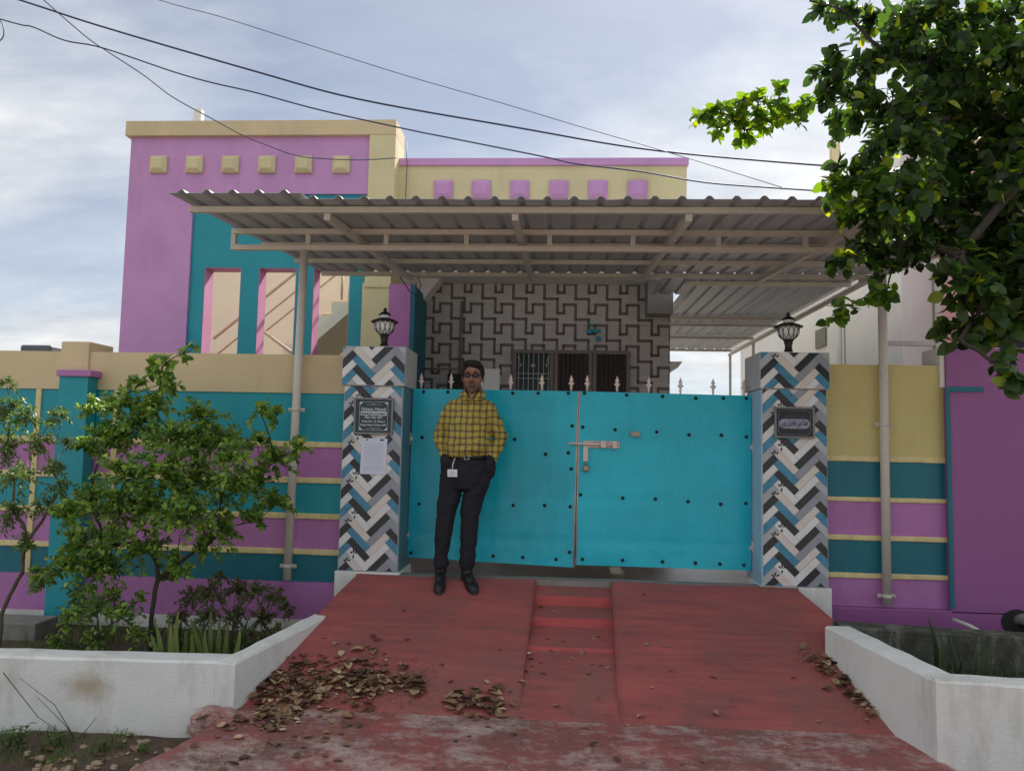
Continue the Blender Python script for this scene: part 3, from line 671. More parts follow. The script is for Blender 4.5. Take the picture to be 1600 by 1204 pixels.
# ------------------------------------------------------------------ planters
def planter_wall(mb, a, b, th, z0, za, zb, inward):
    """wall from a to b (outer line), thickness towards inward"""
    a = Vector(a); b = Vector(b); n = Vector(inward) * th
    N = 14; v = []; f = []
    for i in range(N + 1):
        t = i / N; p = a.lerp(b, t); zt_ = za + (zb - za) * t + .0018 * math.sin(i * 1.9 + a.x)
        w_ = n * (1 + .025 * math.sin(i * 1.3))
        for q in ((p, z0), (p, zt_ - .012), (p + w_ * .08, zt_), (p + w_ * .9, zt_ + .002), (p + w_, zt_ - .012), (p + w_, z0)): v.append((q[0].x, q[0].y, q[1]))
    for i in range(N):
        for k in range(5): f.append((i * 6 + k, (i + 1) * 6 + k, (i + 1) * 6 + k + 1, i * 6 + k + 1))
    f.append([0, 1, 2, 3, 4, 5]); f.append([N * 6 + k for k in (5, 4, 3, 2, 1, 0)])
    mb.add(v, f)
def stain_into(m, c, r, col):
    nt = m.node_tree; N = nt.nodes; L = nt.links; b = nt.nodes['Principled BSDF']; src = b.inputs['Base Color'].links[0].from_socket
    tc = N.new('ShaderNodeTexCoord'); ns = N.new('ShaderNodeTexNoise'); ns.inputs['Scale'].default_value = 7; ns.inputs['Detail'].default_value = 8; ns.inputs['Roughness'].default_value = .7; L.new(tc.outputs['Object'], ns.inputs['Vector'])
    va = N.new('ShaderNodeVectorMath'); va.operation = 'SUBTRACT'; L.new(tc.outputs['Object'], va.inputs[0]); va.inputs[1].default_value = c
    vs = N.new('ShaderNodeVectorMath'); vs.operation = 'DIVIDE'; L.new(va.outputs[0], vs.inputs[0]); vs.inputs[1].default_value = r
    ln = N.new('ShaderNodeVectorMath'); ln.operation = 'LENGTH'; L.new(vs.outputs[0], ln.inputs[0])
    ad = N.new('ShaderNodeMath'); ad.operation = 'MULTIPLY_ADD'; ad.inputs[1].default_value = 1.6; L.new(ns.outputs[0], ad.inputs[0]); L.new(ln.outputs['Value'], ad.inputs[2])
    mr = N.new('ShaderNodeMapRange'); mr.inputs[1].default_value = 1.75; mr.inputs[2].default_value = .9; mr.inputs[3].default_value = 0; mr.inputs[4].default_value = .75; L.new(ad.outputs[0], mr.inputs[0])
    mx = N.new('ShaderNodeMix'); mx.data_type = 'RGBA'; L.new(mr.outputs[0], mx.inputs[0]); L.new(src, mx.inputs[6]); mx.inputs[7].default_value = (*lin(col), 1); L.new(mx.outputs[2], b.inputs['Base Color'])
LC = G(368, 1034, .27); LBk = P(514, 960, 5.12)
t = thing('planter', (LC.x - 1.2, 4.8, -.14), 'long low whitewashed planter with brown stain left of the ramp', 'planter')
mb = MB(); LFl = G(-260, 1016, .29)
planter_wall(mb, (LFl.x, LC.y - .10), (LC.x, LC.y), .17, -.2, .27, .27, (0, 1)); sc_ = P(138, 1072, LC.y - .03)
M['white_stain'] = mat('stained_whitewash', (226, 226, 222), .78, .05, .28, 3.5, dirt=.6, dcol=(150, 140, 122)); stain_into(M['white_stain'], tuple(sc_), (.17, 1, .10), (172, 150, 118))
o = mb.build('front_wall', M['white_stain'], t); stain_off = o
mb = MB(); planter_wall(mb, (LC.x, LC.y + .002), (LBk.x, LBk.y), .11, -.2, .268, LBk.z, (-1, 0)); mb.build('side_wall', M['white'], t)
MB().box(LFl.x, LC.x - .1, LC.y + .17, WY - .03, -.2, .07).build('soil_bed', M['soil'], t)
RC = G(1462, 1062, .385); RBk = P(1289, 977, 4.92)
t2 = thing('planter', (RC.x + 1, 4.4, -.14), 'whitewashed wedge shaped planter with dark blotched back right of the ramp', 'planter')
RFr = P(1900, 1080, RC.y - .25)
mb = MB(); planter_wall(mb, (RC.x, RC.y), (RFr.x, RC.y - .12), .15, -.2, .385, .385, (0, 1)); mb.build('front_wall', M['white'], t2)
mb = MB(); planter_wall(mb, (RC.x + .001, RC.y + .002), (RBk.x, RBk.y), .16, -.2, .384, RBk.z, (1, 0)); mb.build('side_wall', M['white'], t2)
blotchy = mat('dark_blotched_whitewash', (66, 68, 58), .9, .5, .8, 9, dirt=1, dcol=(150, 150, 140)); M['darksoil'] = mat('black_wet_soil', (40, 38, 32), .95, .3, 1, 9)  # back wall: very dark base tone broken by pale grey blotches
mb = MB(); planter_wall(mb, (RBk.x + .1, RBk.y - .0), (RBk.x + 2.2, RBk.y + .02), .16, -.2, RBk.z, RBk.z - .06, (0, 1)); mb.build('back_wall', blotchy, t2)
MB().box(RC.x + .14, RFr.x, RC.y + .12, RBk.y, -.2, .20).build('soil_bed', M['darksoil'], t2)
# broken lump of concrete at the planter foot
mb = MB(); c = G(345, 1128, -.02); rnd = random.Random(5)
mb.ell(c + Vector((-.02, .05, -.03)), (.15, .10, .09), n=30)
mb.v = [tuple(Vector(v) + (Vector(v) - c) * (.7 * noise.noise(Vector(v) * 9) + .3 * noise.noise(Vector(v) * 28))) for v in mb.v]; mb.smooth = [False] * len(mb.f)
o = mb.build('concrete_lump', M['redworn']); tag(o, 'broken pink concrete lump at the foot of left planter corner', 'rubble')
# terracotta-grey block standing in the left planter
a_ = P(2, 966, 5.35); b_ = P(66, 1040, 5.35)
o = MB().box(a_.x - .3, b_.x, 5.25, 5.5, .06, a_.z).build('concrete_block', M['grey'], bevel=.01); tag(o, 'mossy dark grey concrete block standing in left planter at left edge', 'block')

# ------------------------------------------------------------------ gate
GM = M
def leaf(hinge_px, free_px, hy, fy, tops, bots, bolts, spikes, label, side):
    H = P(hinge_px, 750, hy); Fp = P(free_px, 750, fy)
    n = Vector((-(Fp.y - H.y), Fp.x - H.x, 0)).normalized()
    if n.y > 0: n = -n                       # n faces the camera
    t = thing('gate_leaf', (H.x, H.y, .5), label, 'gate', 'leaves of the turquoise gate')
    q = [RP(px, py, H, n) for px, py in (tops[0], tops[1], bots[1], bots[0])]   # tl tr br bl
    ax = (q[1] - q[0]); ax.z = 0; ax.normalize(); up = Vector((0, 0, 1))
    # sheet with shallow dents
    nu, nv = 46, 46; v = []; f = []
    for s, off in ((0, .0), (1, -.004)):
        for j in range(nv + 1):
            for i in range(nu + 1):
                u, w_ = i / nu, j / nv
                p = (q[0].lerp(q[1], u)).lerp(q[3].lerp(q[2], u), w_)
                fr = max(math.exp(-((u - k) / .018) ** 2) for k in (.17, .33, .5, .66, .83)) * .0038 + max(math.exp(-((w_ - k) / .02) ** 2) for k in (.13, .28, .62, .86)) * .0045
                d = noise.noise(Vector((p.x * 2.4, 0, p.z * 2.4))) * .010 - fr * (1 if .05 < w_ < .9 else 0)
                e = min(u, 1 - u, w_, 1 - w_); d *= min(1, e / .06)
                v.append(p + n * (d + off))
    m_ = (nu + 1) * (nv + 1); st_ = nu + 1
    for j in range(nv):
        for i in range(nu):
            f.append((j * st_ + i, (j + 1) * st_ + i, (j + 1) * st_ + i + 1, j * st_ + i + 1)); f.append((m_ + j * st_ + i, m_ + j * st_ + i + 1, m_ + (j + 1) * st_ + i + 1, m_ + (j + 1) * st_ + i))
    MB().add(v, f, 0, True).build('sheet_panel', M['gate'], t)
    # frame behind
    mb = MB()
    def bar(a, b, r=.018):
        d = (b - a).normalized(); s2 = d.cross(n).normalized() * r; n2 = n * r
        mb.hexa([a - s2 - n2, b - s2 - n2, b + s2 - n2, a + s2 - n2, a - s2 + n2, b - s2 + n2, b + s2 + n2, a + s2 + n2])
    back = -n * .036
    def ins(p, du, dv): return p + ax * du + up * dv + back
    bar(ins(q[0], .012, -.001), ins(q[3], .012, 0)); bar(ins(q[1], -.006, -.001), ins(q[2], -.006, 0))
    for k in (.02, .35, .62, .98): bar(q[0].lerp(q[3], k) + back, q[1].lerp(q[2], k) + back)
    mb.build('frame', M['edge'], t)
    # folded edge of the sheet at the free side
    mb = MB(); fe0, fe1 = (q[1], q[2]) if side == 'l' else (q[0], q[3])
    s_ = 1 if side == 'l' else -1
    a0, b0 = fe0 + ax * .004 * s_ + n * .003, fe1 + ax * .004 * s_ + n * .003
    mb.tube([a0, b0], .0045, 6); mb.build('sheet_edge', M['edge'], t)
    # rubber washers over the sheet bolts
    for i, (bx, by) in enumerate(bolts):
        p = RP(bx, by, H, n) + n * .001
        rot = n.to_track_quat('Z', 'Y').to_matrix()
        vs = MB().lathe([(.0135, 0), (.0135, .004), (.010, .007), (.005, .008), (.005, .013), (.001, .014)], (0, 0, 0), 12)
        vs.v = [tuple(rot @ Vector(a) + p) for a in vs.v]; vs.build('bolt', M['cap'], t)
    # spear heads
    for sx in spikes:
        p = RP(sx, tops[0][1] + 4, H, n); k = (p - q[0]).dot(ax) / max(.01, (q[1] - q[0]).dot(ax)); p = q[0].lerp(q[1], k) + back; p.z -= .004
        s = MB(); s.lathe([(.006, 0), (.006, .022), (.013, .027), (.006, .033), (.006, .040), (.014, .045), (.007, .050), (.021, .062), (.024, .070), (.012, .076), (.007, .079), (.016, .092), (.012, .100), (.006, .118), (.001, .132)], p, 8)
        s.v = [((a[0] - p.x) * 1.0 + p.x, (a[1] - p.y) * .45 + p.y, a[2]) for a in s.v]
        s.build('spear_head', M['spike'], t)
    # hinge lugs
    for k in (.3, .87):
        hp = (q[0] if side == 'l' else q[1]).lerp(q[3] if side == 'l' else q[2], k) - ax * .02 * (1 if side == 'l' else -1)
        MB().tube([hp - up * .045, hp + up * .045], .016, 10).build('hinge', M['edge'], t)
        MB().box(hp.x - .03, hp.x + .03, hp.y - .006, hp.y + .012, hp.z - .014, hp.z + .014).build('hinge_strap', M['edge'], t)
    return t, H, n, ax, up, q
BL = [(662, 612), (700, 612), (801.5, 614), (841, 614), (888, 614), (659.5, 683), (804.5, 686), (852.6, 709), (894, 665), (888, 707), (892.5, 732), (655, 787), (802, 789), (851, 789), (891, 791), (642, 863), (771, 868), (817, 870), (869, 873), (890, 862)]
BR = [(913, 614), (979, 617), (1035, 619), (1087, 622), (1130, 622), (1166, 622), (910.5, 667), (961, 671), (1026, 674.6), (1076.5, 679), (1127, 679.6), (1166, 682), (907, 772.6), (973, 777.5), (1024, 779), (1075, 783), (1126, 787), (1165, 786), (910, 873), (972.6, 874.5), (1035, 877), (1086.5, 879), (1124.7, 880.5), (1162, 882)]
gl = leaf(640, 897, 5.93, 5.82, [(646, 607), (902.5, 611)], [(636, 870), (895, 886)], BL, [656, 703, 750, 796.6, 845.6, 892], 'turquoise sheet metal gate leaf with spear heads behind the standing man', 'l')
gr = leaf(1174, 905, 5.88, 5.82, [(906.5, 611), (1174, 618)], [(900.5, 882), (1173, 891)], BR, [918, 965, 1015, 1064.6, 1116, 1164.6], 'turquoise sheet metal gate leaf with sliding bolt and padlock nearer right pillar', 'r')
t, H, n, ax, up, q = gr
def gp(px, py, o=.01): return RP(px, py, H, n) + n * o
mb = MB(); mb.tube([gp(888, 692, .022), gp(962, 695, .022)], .009, 10); mb.build('latch_bar', M['spike'], t)
mb = MB()
def plate(px0, py0, px1, py1, o0, o1, name, m, tt=t):
    a, b = gp(px0, py0, 0), gp(px1, py1, 0)
    c0, c1 = a, Vector((b.x, b.y, a.z)); 
    v = [Vector((p.x, p.y, z)) + n * o for o in (o0, o1) for (p, z) in ((a, a.z), (b, a.z), (b, b.z), (a, b.z))]
    return MB().add(v, [(0, 1, 2, 3), (7, 6, 5, 4), (0, 4, 5, 1), (1, 5, 6, 2), (2, 6, 7, 3), (3, 7, 4, 0)]).build(name, M[m], tt, bevel=.001)
plate(912, 688, 968, 700, .003, .008, 'latch_plate', 'edge')
plate(938, 688.5, 946, 699, .009, .036, 'latch_bracket', 'spike'); plate(957, 689, 963, 700, .009, .034, 'latch_bracket', 'spike')
plate(911, 697, 918, 720, .022, .03, 'latch_handle', 'spike')
plate(985, 674, 999, 681.5, .003, .022, 'stop_lug', 'brass')
pl = thing('padlock', gp(915, 737), 'small round grey padlock hanging from the gate latch', 'padlock')
c = gp(915, 728.5, .03)
MB().tube([c + ax * (-.011) + up * .004, c + ax * (-.011) + up * .028, c + up * .040, c + ax * .011 + up * .028, c + ax * .011 + up * .004], .0035, 8).build('shackle', M['brass'], pl)
s = MB().lathe([(.018, -.011), (.024, -.009), (.026, 0), (.024, .009), (.018, .011)], (0, 0, 0), 18); rot = n.to_track_quat('Z', 'Y').to_matrix()
s.v = [tuple(rot @ Vector(a) + c - up * .014) for a in s.v]; s.build('lock_body', M['brass'], pl)

# ------------------------------------------------------------------ poles, truss, canopy
TY = 5.70
CX0 = P(362, 385, TY).x; CX1 = 3.10
cz0, cz1 = 3.075, 3.47; CYf, CYb = 4.80, 7.92      # canopy sheet heights front/back (underside)
cz0 = P(560, 309, CYf).z - .012; cz1 = P(560, 431, CYb).z + .04; czs = 3.31
def shz(Y): return cz0 + (cz1 - cz0) * (Y - CYf) / (CYb - CYf)
cano = thing('canopy', ((CX0 + CX1) / 2, 7, 3), 'corrugated metal canopy on grey steel framework above gate and yard', 'canopy')
def sheet(x0, x1, Y0, Y1, z0, z1, name='roof_sheet'):
    pitch = .17; pr = [(0, 0), (.055, 0), (.076, .022), (.096, .022), (.117, 0)]; xs = []; x = x0
    while x < x1 - 1e-6:
        for dx, h in pr:
            if x + dx <= x1: xs.append((x + dx, h))
        x += pitch
    xs.append((x1, 0)); rows = 5; v = []; f = []
    for j in range(rows + 1):
        t = j / rows
        for X, h in xs: v.append((X, Y0 + (Y1 - Y0) * t, z0 + (z1 - z0) * t + h))
    n = len(xs)
    for j in range(rows):
        for i in range(n - 1): f.append((j * n + i, j * n + i + 1, (j + 1) * n + i + 1, (j + 1) * n + i))
    o = MB().add(v, f).build(name, M['sheet'], cano); s = o.modifiers.new('s', 'SOLIDIFY'); s.thickness = .0025; s.offset = 1
    return o
xs_ = CX0 - .01; k = 0
while xs_ < CX1:
    w_ = 1.02 if k else P(476, 305, CYf - .06).x - xs_
    if k == 0: w_ = round(w_ / .17) * .17
    x1 = min(xs_ + w_, CX1)
    sheet(xs_, x1 + .03, CYf - (.06 if k == 0 else 0), CYb, cz0 + (.022 if k == 0 else .003 * (k % 2)), cz1 + (.006 if k == 0 else .004 * (k % 2)))
    xs_ = x1; k += 1
sx = P(1052, 500, 9.5).x + .02
sheet(sx - .34, sx - .002, 7.95, 9.1, czs, czs + .005)
x = sx
while x < CX1:
    sheet(x, min(x + 1.02, CX1) + .02, 7.95, 14.4, czs, czs + .03); x += 1.02
def rbox(x0, x1, y0, y1, z0, z1, name): return MB().box(x0, x1, y0, y1, z0, z1).build(name, M['steel'], cano, bevel=.002)
for Yp in (4.98, 6.25, 7.05, 7.86): rbox(CX0 + .02, CX1, Yp - .02, Yp + .02, shz(Yp) - .047, shz(Yp) - .007, 'purlin')
for Yp in (8.35, 10.6, 11.2, 12.5, 14.1): rbox(sx - .05, CX1, Yp - .02, Yp + .02, czs - .045, czs - .003, 'purlin')
zt_ = shz(TY) - .007
zbr = P(620, 388, TY).z
rbox(CX0, CX1 + .05, TY - .02, TY + .02, zt_ - .04, zt_, 'truss_top_rail'); rbox(CX0, CX1 + .05, TY - .02, TY + .02, zbr - .02, zbr + .02, 'truss_bottom_rail')
for px in (366, 482, 604, 729, 859, 989, 1122, 1258, 1395): 
    x = P(px, 372, TY).x; rbox(x - .018, x + .018, TY - .018, TY + .018, zbr + .021, zt_ - .041, 'truss_post')
def rafter(xa, ya, xb, yb):
    z = lambda y: shz(y) - .048
    mb = MB(); w_ = .022
    mb.hexa([(xa - w_, ya, z(ya) - .045), (xa + w_, ya, z(ya) - .045), (xb + w_, yb, z(yb) - .045), (xb - w_, yb, z(yb) - .045), (xa - w_, ya, z(ya)), (xa + w_, ya, z(ya)), (xb + w_, yb, z(yb)), (xb - w_, yb, z(yb))])
    return mb.build('rafter', M['steel'], cano)
for px in (511, 805, 1077):
    x = P(px, 324, 4.98).x; rafter(x, 4.99, x, 7.88)
rafter(2.0, 4.99, 2.0, 7.88); rafter(3.02, 4.99, 3.02, 7.88)
# bright side fascia along the right edge
MB().box(CX1 + .052, CX1 + .06, 7.95, 14.4, czs - .01, czs + .06).build('side_flashing', M['whiteb'], cano)
mb = MB().box(CX1 - .0, CX1 + .04, 7.9, 14.4, czs - .09, czs - .046); mb.build('side_rail', M['steel'], cano)
def pole(px, ytop, ybot, Y, label, clamps):
    p = P(px[1], ybot, Y); r = .031
    t = thing('steel_pole', p, label, 'pole', 'steel poles carrying the canopy')
    top = zbr - .021 if ytop is None else P(px[0], ytop, Y).z
    q = P(px[0], 430, Y)
    MB().tube([p, Vector((p.x + (q.x - p.x) * .5, p.y, (p.z + top) / 2)), Vector((p.x + (q.x - p.x) * 1.0, p.y, top))], r, 16).build('shaft', M['steel'], t)
    for cy in clamps:
        c = P(px[1] + (px[0] - px[1]) * (ybot - cy) / (ybot - 430), cy, Y); 
        mb = MB(); mb.tube([c - Vector((0, 0, .012)), c + Vector((0, 0, .012))], r + .004, 16); mb.box(c.x - .062, c.x + .062, Y + .01, Y + .016, c.z - .014, c.z + .014)
        for s in (-1, 1): mb.tube([(c.x + s * .052, Y + .01, c.z), (c.x + s * .052, Y - .012, c.z)], .007, 8)
        mb.build('clamp', M['steel'], t)
pole((474, 448.5), None, 905, TY, 'grey steel canopy pole clamped to striped wall left of the gate', (640, 884))
pole((1378, 1386), None, 944, TY + .0, 'grey steel canopy pole clamped to ochre and purple wall right of the gate', (663, 931))
# neighbour side frame seen behind the right pole
t = thing('pipe_frame', P(1380, 540, 7.0), 'rectangular steel side frame behind the right canopy pole', 'frame')
a, b = P(1384, 536, 7.0), P(1465, 536, 7.0)
MB().box(a.x, b.x, 6.98, 7.02, a.z - .02, a.z + .02).build('rail', M['steel'], t)
MB().box(b.x - .028, b.x + .028, 6.975, 7.025, .4, P(1461, 380, 7).z).build('post', M['steel'], t)
for i, (px, py, Y) in enumerate(((1136, 545, 14.3), (1172, 530, 12.6), (1222, 500, 10.6))):
    p = P(px, py, Y); o = MB().box(CX1 - .0, CX1 + .04, Y - .02, Y + .02, YZ, czs - .092).build('yard_post', M['steel']); tag(o, ['thin canopy post farthest back in the side yard', 'thin canopy post in the middle of side yard', 'thin canopy post nearest the right pillar lamp'][i], 'post', 'thin posts under the side canopy')

# ------------------------------------------------------------------ house
HY = 9.6
hx0, hx1 = P(650, 500, HY).x, P(1047, 500, HY).x
ztile = P(850, 444, HY).z
house = thing('house', ((hx0 + hx1) / 2, HY, YZ), 'single storey house with patterned tile front under cream and purple parapet', 'house')
MB().box(hx0 - .02, hx1, HY, 15.5, YZ, 3.9).build('wall', M['whiteb'], house)
# patterned wall tiles
CW, CH = 50 / F * HY * .995, 32.7 / F * HY * .995
seg = [((0, 0), (0, 135)), ((0, 135), (120, 135)), ((120, 135), (120, 265)), ((120, 265), (180, 265)), ((180, 265), (180, 187)), ((180, 187), (282, 187))]
th = 25
def tile_mesh():
    mb = MB(); g = .0016
    mb.box(g, CW - g, 0, .008, g, CH - g, 0)
    for (a, b) in seg:
        x0, x1 = min(a[0], b[0]) - th / 2, max(a[0], b[0]) + th / 2; y0, y1 = min(a[1], b[1]) - th / 2, max(a[1], b[1]) + th / 2
        for i in range(-2, 3):
            for j in range(-3, 4):
                X0, X1, Z0, Z1 = (x0 + i * 285) / 285 * CW, (x1 + i * 285) / 285 * CW, CH - (y1 + j * 187) / 187 * CH, CH - (y0 + j * 187) / 187 * CH
                X0, X1, Z0, Z1 = max(X0, g), min(X1, CW - g), max(Z0, g), min(Z1, CH - g)
                if X1 - X0 > .003 and Z1 - Z0 > .003: mb.add([(X0, -.0012, Z0), (X1, -.0012, Z0), (X1, -.0012, Z1), (X0, -.0012, Z1)], [(0, 1, 2, 3)], 1)
    return mb.mesh('tile', [M['wtile'], M['wband']])
tm = tile_mesh()
nxx = int((hx1 - hx0) / CW); nzz = int((ztile - YZ) / CH) + 1
cw2 = (hx1 - hx0 - .06) / (nxx); 
for i in range(nxx):
    for j in range(nzz):
        z0 = ztile - (j + 1) * CH
        if z0 < YZ - .1: continue
        o = bpy.data.objects.new('tile', tm); C.objects.link(o); o.parent = house
        o.location = Vector((hx0 + .06 + i * cw2, HY - .009, z0)) - WL[house.name]; o.scale = (cw2 / CW, 1, 1)
MB().box(hx0 - .03, hx0 + .055, HY - .03, HY - .001, YZ, ztile).build('pink_edge', M['rose'], house)
# lintel slab, side brackets
lz = P(850, 437, 9.15).z
px1 = P(1073, 280, 9.0).x; px0 = P(620, 280, 9.0).x
MB().box(px0 - .0, px1, 9.13, HY - .001, ztile + .002, lz + .25).build('lintel', M['whiteb'], house, bevel=.005)
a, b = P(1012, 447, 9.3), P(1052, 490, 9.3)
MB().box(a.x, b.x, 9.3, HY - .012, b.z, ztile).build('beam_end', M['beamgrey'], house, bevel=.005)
a, b = P(652, 447, 9.3), P(686, 480, 9.3)
MB().prism_xz([(a.x, ztile), (a.x, b.z), (b.x, ztile)], 9.3, HY - .012).build('bracket', M['whiteb'], house)
# parapet
pz1 = P(850, 248, 9.0).z
MB().box(px0 + .02, px1, 9.0, 9.12, lz + .24, pz1 - .09).build('parapet', M['cream'], house)
MB().box(px1 - .12, px1 - .001, 9.121, 15.5, lz + .24, pz1 - .09).build('parapet_return', M['cream'], house)
MB().box(px0 + .02, px1 + .02, 8.97, 9.14, pz1 - .088, pz1).build('parapet_cap', M['purple'], house, bevel=.004)
MB().box(px0 + .1, px1 - .02, 8.05, 8.96, 3.56, 3.66).build('shade_slab', M['whiteb'], house)  # added slab hidden behind the canopy, there to shade the porch front
MB().box(px0 - .3, px1, 9.13, 15.6, 3.91, 4.03).build('roof_slab', M['grey'], house)
def stud(cx, cz, s, yf, m, par):
    h = s / 2; i = h * .55; mb = MB()
    v = [(cx - h, yf, cz - h), (cx + h, yf, cz - h), (cx + h, yf, cz + h), (cx - h, yf, cz + h),
         (cx - h, yf - .03, cz - h), (cx + h, yf - .03, cz - h), (cx + h, yf - .03, cz + h), (cx - h, yf - .03, cz + h),
         (cx - i, yf - .07, cz - i), (cx + i, yf - .07, cz - i), (cx + i, yf - .07, cz + i), (cx - i, yf - .07, cz + i)]
    mb.add(v, [(0, 1, 5, 4), (1, 2, 6, 5), (2, 3, 7, 6), (3, 0, 4, 7), (4, 5, 9, 8), (5, 6, 10, 9), (6, 7, 11, 10), (7, 4, 8, 11), (8, 9, 10, 11)])
    mb.build('relief_square', M[m], par, bevel=.003)
for px in (693, 752, 812, 873, 934, 996):
    c = P(px, 297, 9.0); stud(c.x, c.z, .225, 8.998, 'purple', house)
# window and doors in the front wall
a, b = P(802, 546, HY - .05), P(990, 615, HY - .05); zt2 = a.z
x0 = P(801, 580, HY - .05).x; x1 = P(866, 580, HY - .05).x; x2 = P(926, 580, HY - .05).x; x3 = P(985, 580, HY - .05).x; y0, y1 = HY - .07, HY - .012
zb2 = YZ + .9
wn = MB(); fr = .045
def frame(xa, xb, za, zb_, name='frame', par=house, d=0):
    mb = MB(); mb.box(xa, xb, y0 - d, y1, zb_ - fr, zb_).box(xa, xb, y0 - d, y1, za, za + fr).box(xa, xa + fr, y0 - d, y1, za + fr, zb_ - fr).box(xb - fr, xb, y0 - d, y1, za + fr, zb_ - fr)
    return mb.build(name, M['dframe'], par, bevel=.003)
wf = frame(x0, x1 - .01, zb2, zt2, 'window')
MB().box(x0 + fr, x1 - .01 - fr, y1 - .02, y1 - .002, zb2 + fr, zt2 - fr).build('pane', M['wdark'], wf)
mb = MB(); k = 0
xx = x0 + fr
while xx < x1 - fr - .03:
    mb.tube([(xx + .03, y0 + .01, zb2 + fr), (xx + .03, y0 + .01, zt2 - fr)], .0065, 6); xx += .062
for zz in (zt2 - .30, zt2 - .36): mb.tube([(x0 + fr, y0 + .01, zz), (x1 - fr, y0 + .01, zz)], .007, 6)
mb.ell(((x0 + x1) / 2 - .005, y0 + .005, zt2 - .20), (.028, .008, .028), n=10)
for s in (-1, 1):
    c = Vector(((x0 + x1) / 2 + s * .17, y0 + .004, zt2 - .16)); mb.tube([c + Vector((s * .03, 0, .07)), c + Vector((0, 0, .03)), c + Vector((s * .02, 0, 0)), c + Vector((-s * .02, 0, -.03)), c + Vector((s * .01, 0, -.06))], .009, 6)
mb.build('grille', M['grille'], wf)
for xa, xb in ((x1, x2), (x2, x3)):
    d = frame(xa, xb - .006, YZ, zt2 + .0, 'door', d=.006)
    MB().box(xa + fr, xb - .006 - fr, y0 + .012, y1 - .003, YZ + .02, zt2 - fr).build('door_panel', M['door'], d)
    mb = MB(); xx = xa + fr + .04
    while xx < xb - fr - .02: mb.tube([(xx, y0, YZ + .03), (xx, y0, zt2 - fr)], .006, 6); xx += .055
    c = Vector(((xa + xb) / 2, y0 - .004, zt2 - .28)); mb.ell(c, (.03, .007, .02), n=10); mb.build('door_bars', M['door'], d)
# wall conduit, hanging things by the man's head
o = MB().tube([P(722, 470, HY - .03), P(720, 520, HY - .03), P(718, 600, HY - .03)], .016, 8).build('conduit', M['dframe'], house)
o = MB().tube([P(652, 576, 9.4), P(717, 576, 9.4)], .012, 8).build('towel_rail', M['dframe'], house)
# small teal wall ornament made of four little frames
orn = thing('wall_ornament', P(930, 530, HY - .02), 'teal decorative wall hanging above the door on patterned tiles', 'decoration')
for (px, py, w_, h_) in ((924, 508, .05, .035), (921, 518, .07, .05), (932, 517, .10, .045), (935, 529, .06, .05)):
    c = P(px, py, HY - .02); MB().box(c.x - w_ / 2, c.x + w_ / 2, HY - .035 - w_ * .1, HY - .014, c.z - h_ / 2, c.z + h_ / 2).build('ornament_piece', M['teal'], orn, bevel=.004)
# right side sunshade
a, b = P(1047, 567, 10.2), P(1066, 583, 10.2)
MB().prism_xz([(hx1 + .002, a.z - .14), (hx1 + .16, a.z - .08), (hx1 + .22, a.z), (hx1 + .002, a.z)], 10.0, 11.6).build('shade_slab', M['whiteb'], house)
# board propped against the wall by the head, right
c = P(768, 590, 9.3)
o = MB().box(c.x - .11, c.x + .10, 9.3, 9.34, YZ, c.z + .11).build('leaning_board', M['whiteb'], bevel=.004); tag(o, 'pale grey board standing by the house wall behind the man', 'board')
o = MB().box(P(700, 585, 9.4).x, P(722, 585, 9.4).x, 9.35, 9.5, YZ, P(710, 584, 9.4).z).build('dark_cabinet', M['dark'], bevel=.01); tag(o, 'dark meter cabinet on house wall left of the man', 'cabinet')

# ------------------------------------------------------------------ staircase facade block
FY = 8.8
fa = thing('stair_tower', (P(400, 550, FY).x, FY, YZ), 'tall purple and teal stair tower facade with three openings and cream trim', 'building')
fx0, fx1 = P(193, 420, FY).x, P(617, 300, FY).x
ftop = P(410, 188, FY - .05).z; fband = P(410, 214, FY).z
fxc = P(576, 300, FY).x       # cream column
ftx = P(296, 420, FY).x; ftt = P(450, 303, FY).z
DP = .26
MB().box(fx0, ftx - .0005, FY, FY + DP, YZ, fband).build('purple_panel', M['purple'], fa)
MB().box(ftx, fxc, FY + .001, FY + DP, ftt + .001, fband).build('purple_panel', M['purple'], fa)
MB().box(fx0 - .05, fx1 + .0, FY - .055, FY + .45, fband + .001, ftop).build('cornice', M['cream2'], fa, bevel=.006)
MB().box(fxc + .001, fx1, FY - .05, FY + .45, 3.3, fband).build('cream_column', M['cream'], fa, bevel=.004)
# teal field with openings
ow = [(P(a_, 480, FY + .03).x, P(b_, 480, FY + .03).x) for a_, b_ in ((317, 374), (402, 460.5), (488, 545))]
tyf = FY + .03; topz = P(350, 418, tyf).z; tend = P(567, 480, tyf).x
mb = MB(); xs = [ftx + .001] + [x for o_ in ow for x in o_] + [tend]
mb.box(xs[0], fxc, tyf, FY + DP, topz + .0005, ftt)
for i in range(0, 8, 2): mb.box(xs[i], xs[i + 1], tyf, FY + DP, YZ, topz)
mb.build('teal_panel', M['teal'], fa)
for xa, xb in ow:
    mb = MB(); e = .006
    mb.box(xa + .0005, xa + e, tyf + .004, FY + DP - .002, YZ, topz - .0005).box(xb - e, xb - .0005, tyf + .004, FY + DP - .002, YZ, topz - .0005).box(xa + e, xb - e, tyf + .004, FY + DP - .002, topz - e, topz - .0005)
    mb.build('opening_lining', M['pink'], fa)
cxa = P(607.5, 480, FY - .03).x
MB().box(tend + .001, cxa, FY - .03, FY + .3, YZ, 3.36).build('cream_column', M['cream'], fa, bevel=.004)
cxb = P(641, 480, FY - .05).x
MB().box(cxa + .001, cxb, FY - .05, FY + .3, YZ, 3.34).build('purple_column', M['purple_low'], fa, bevel=.004)
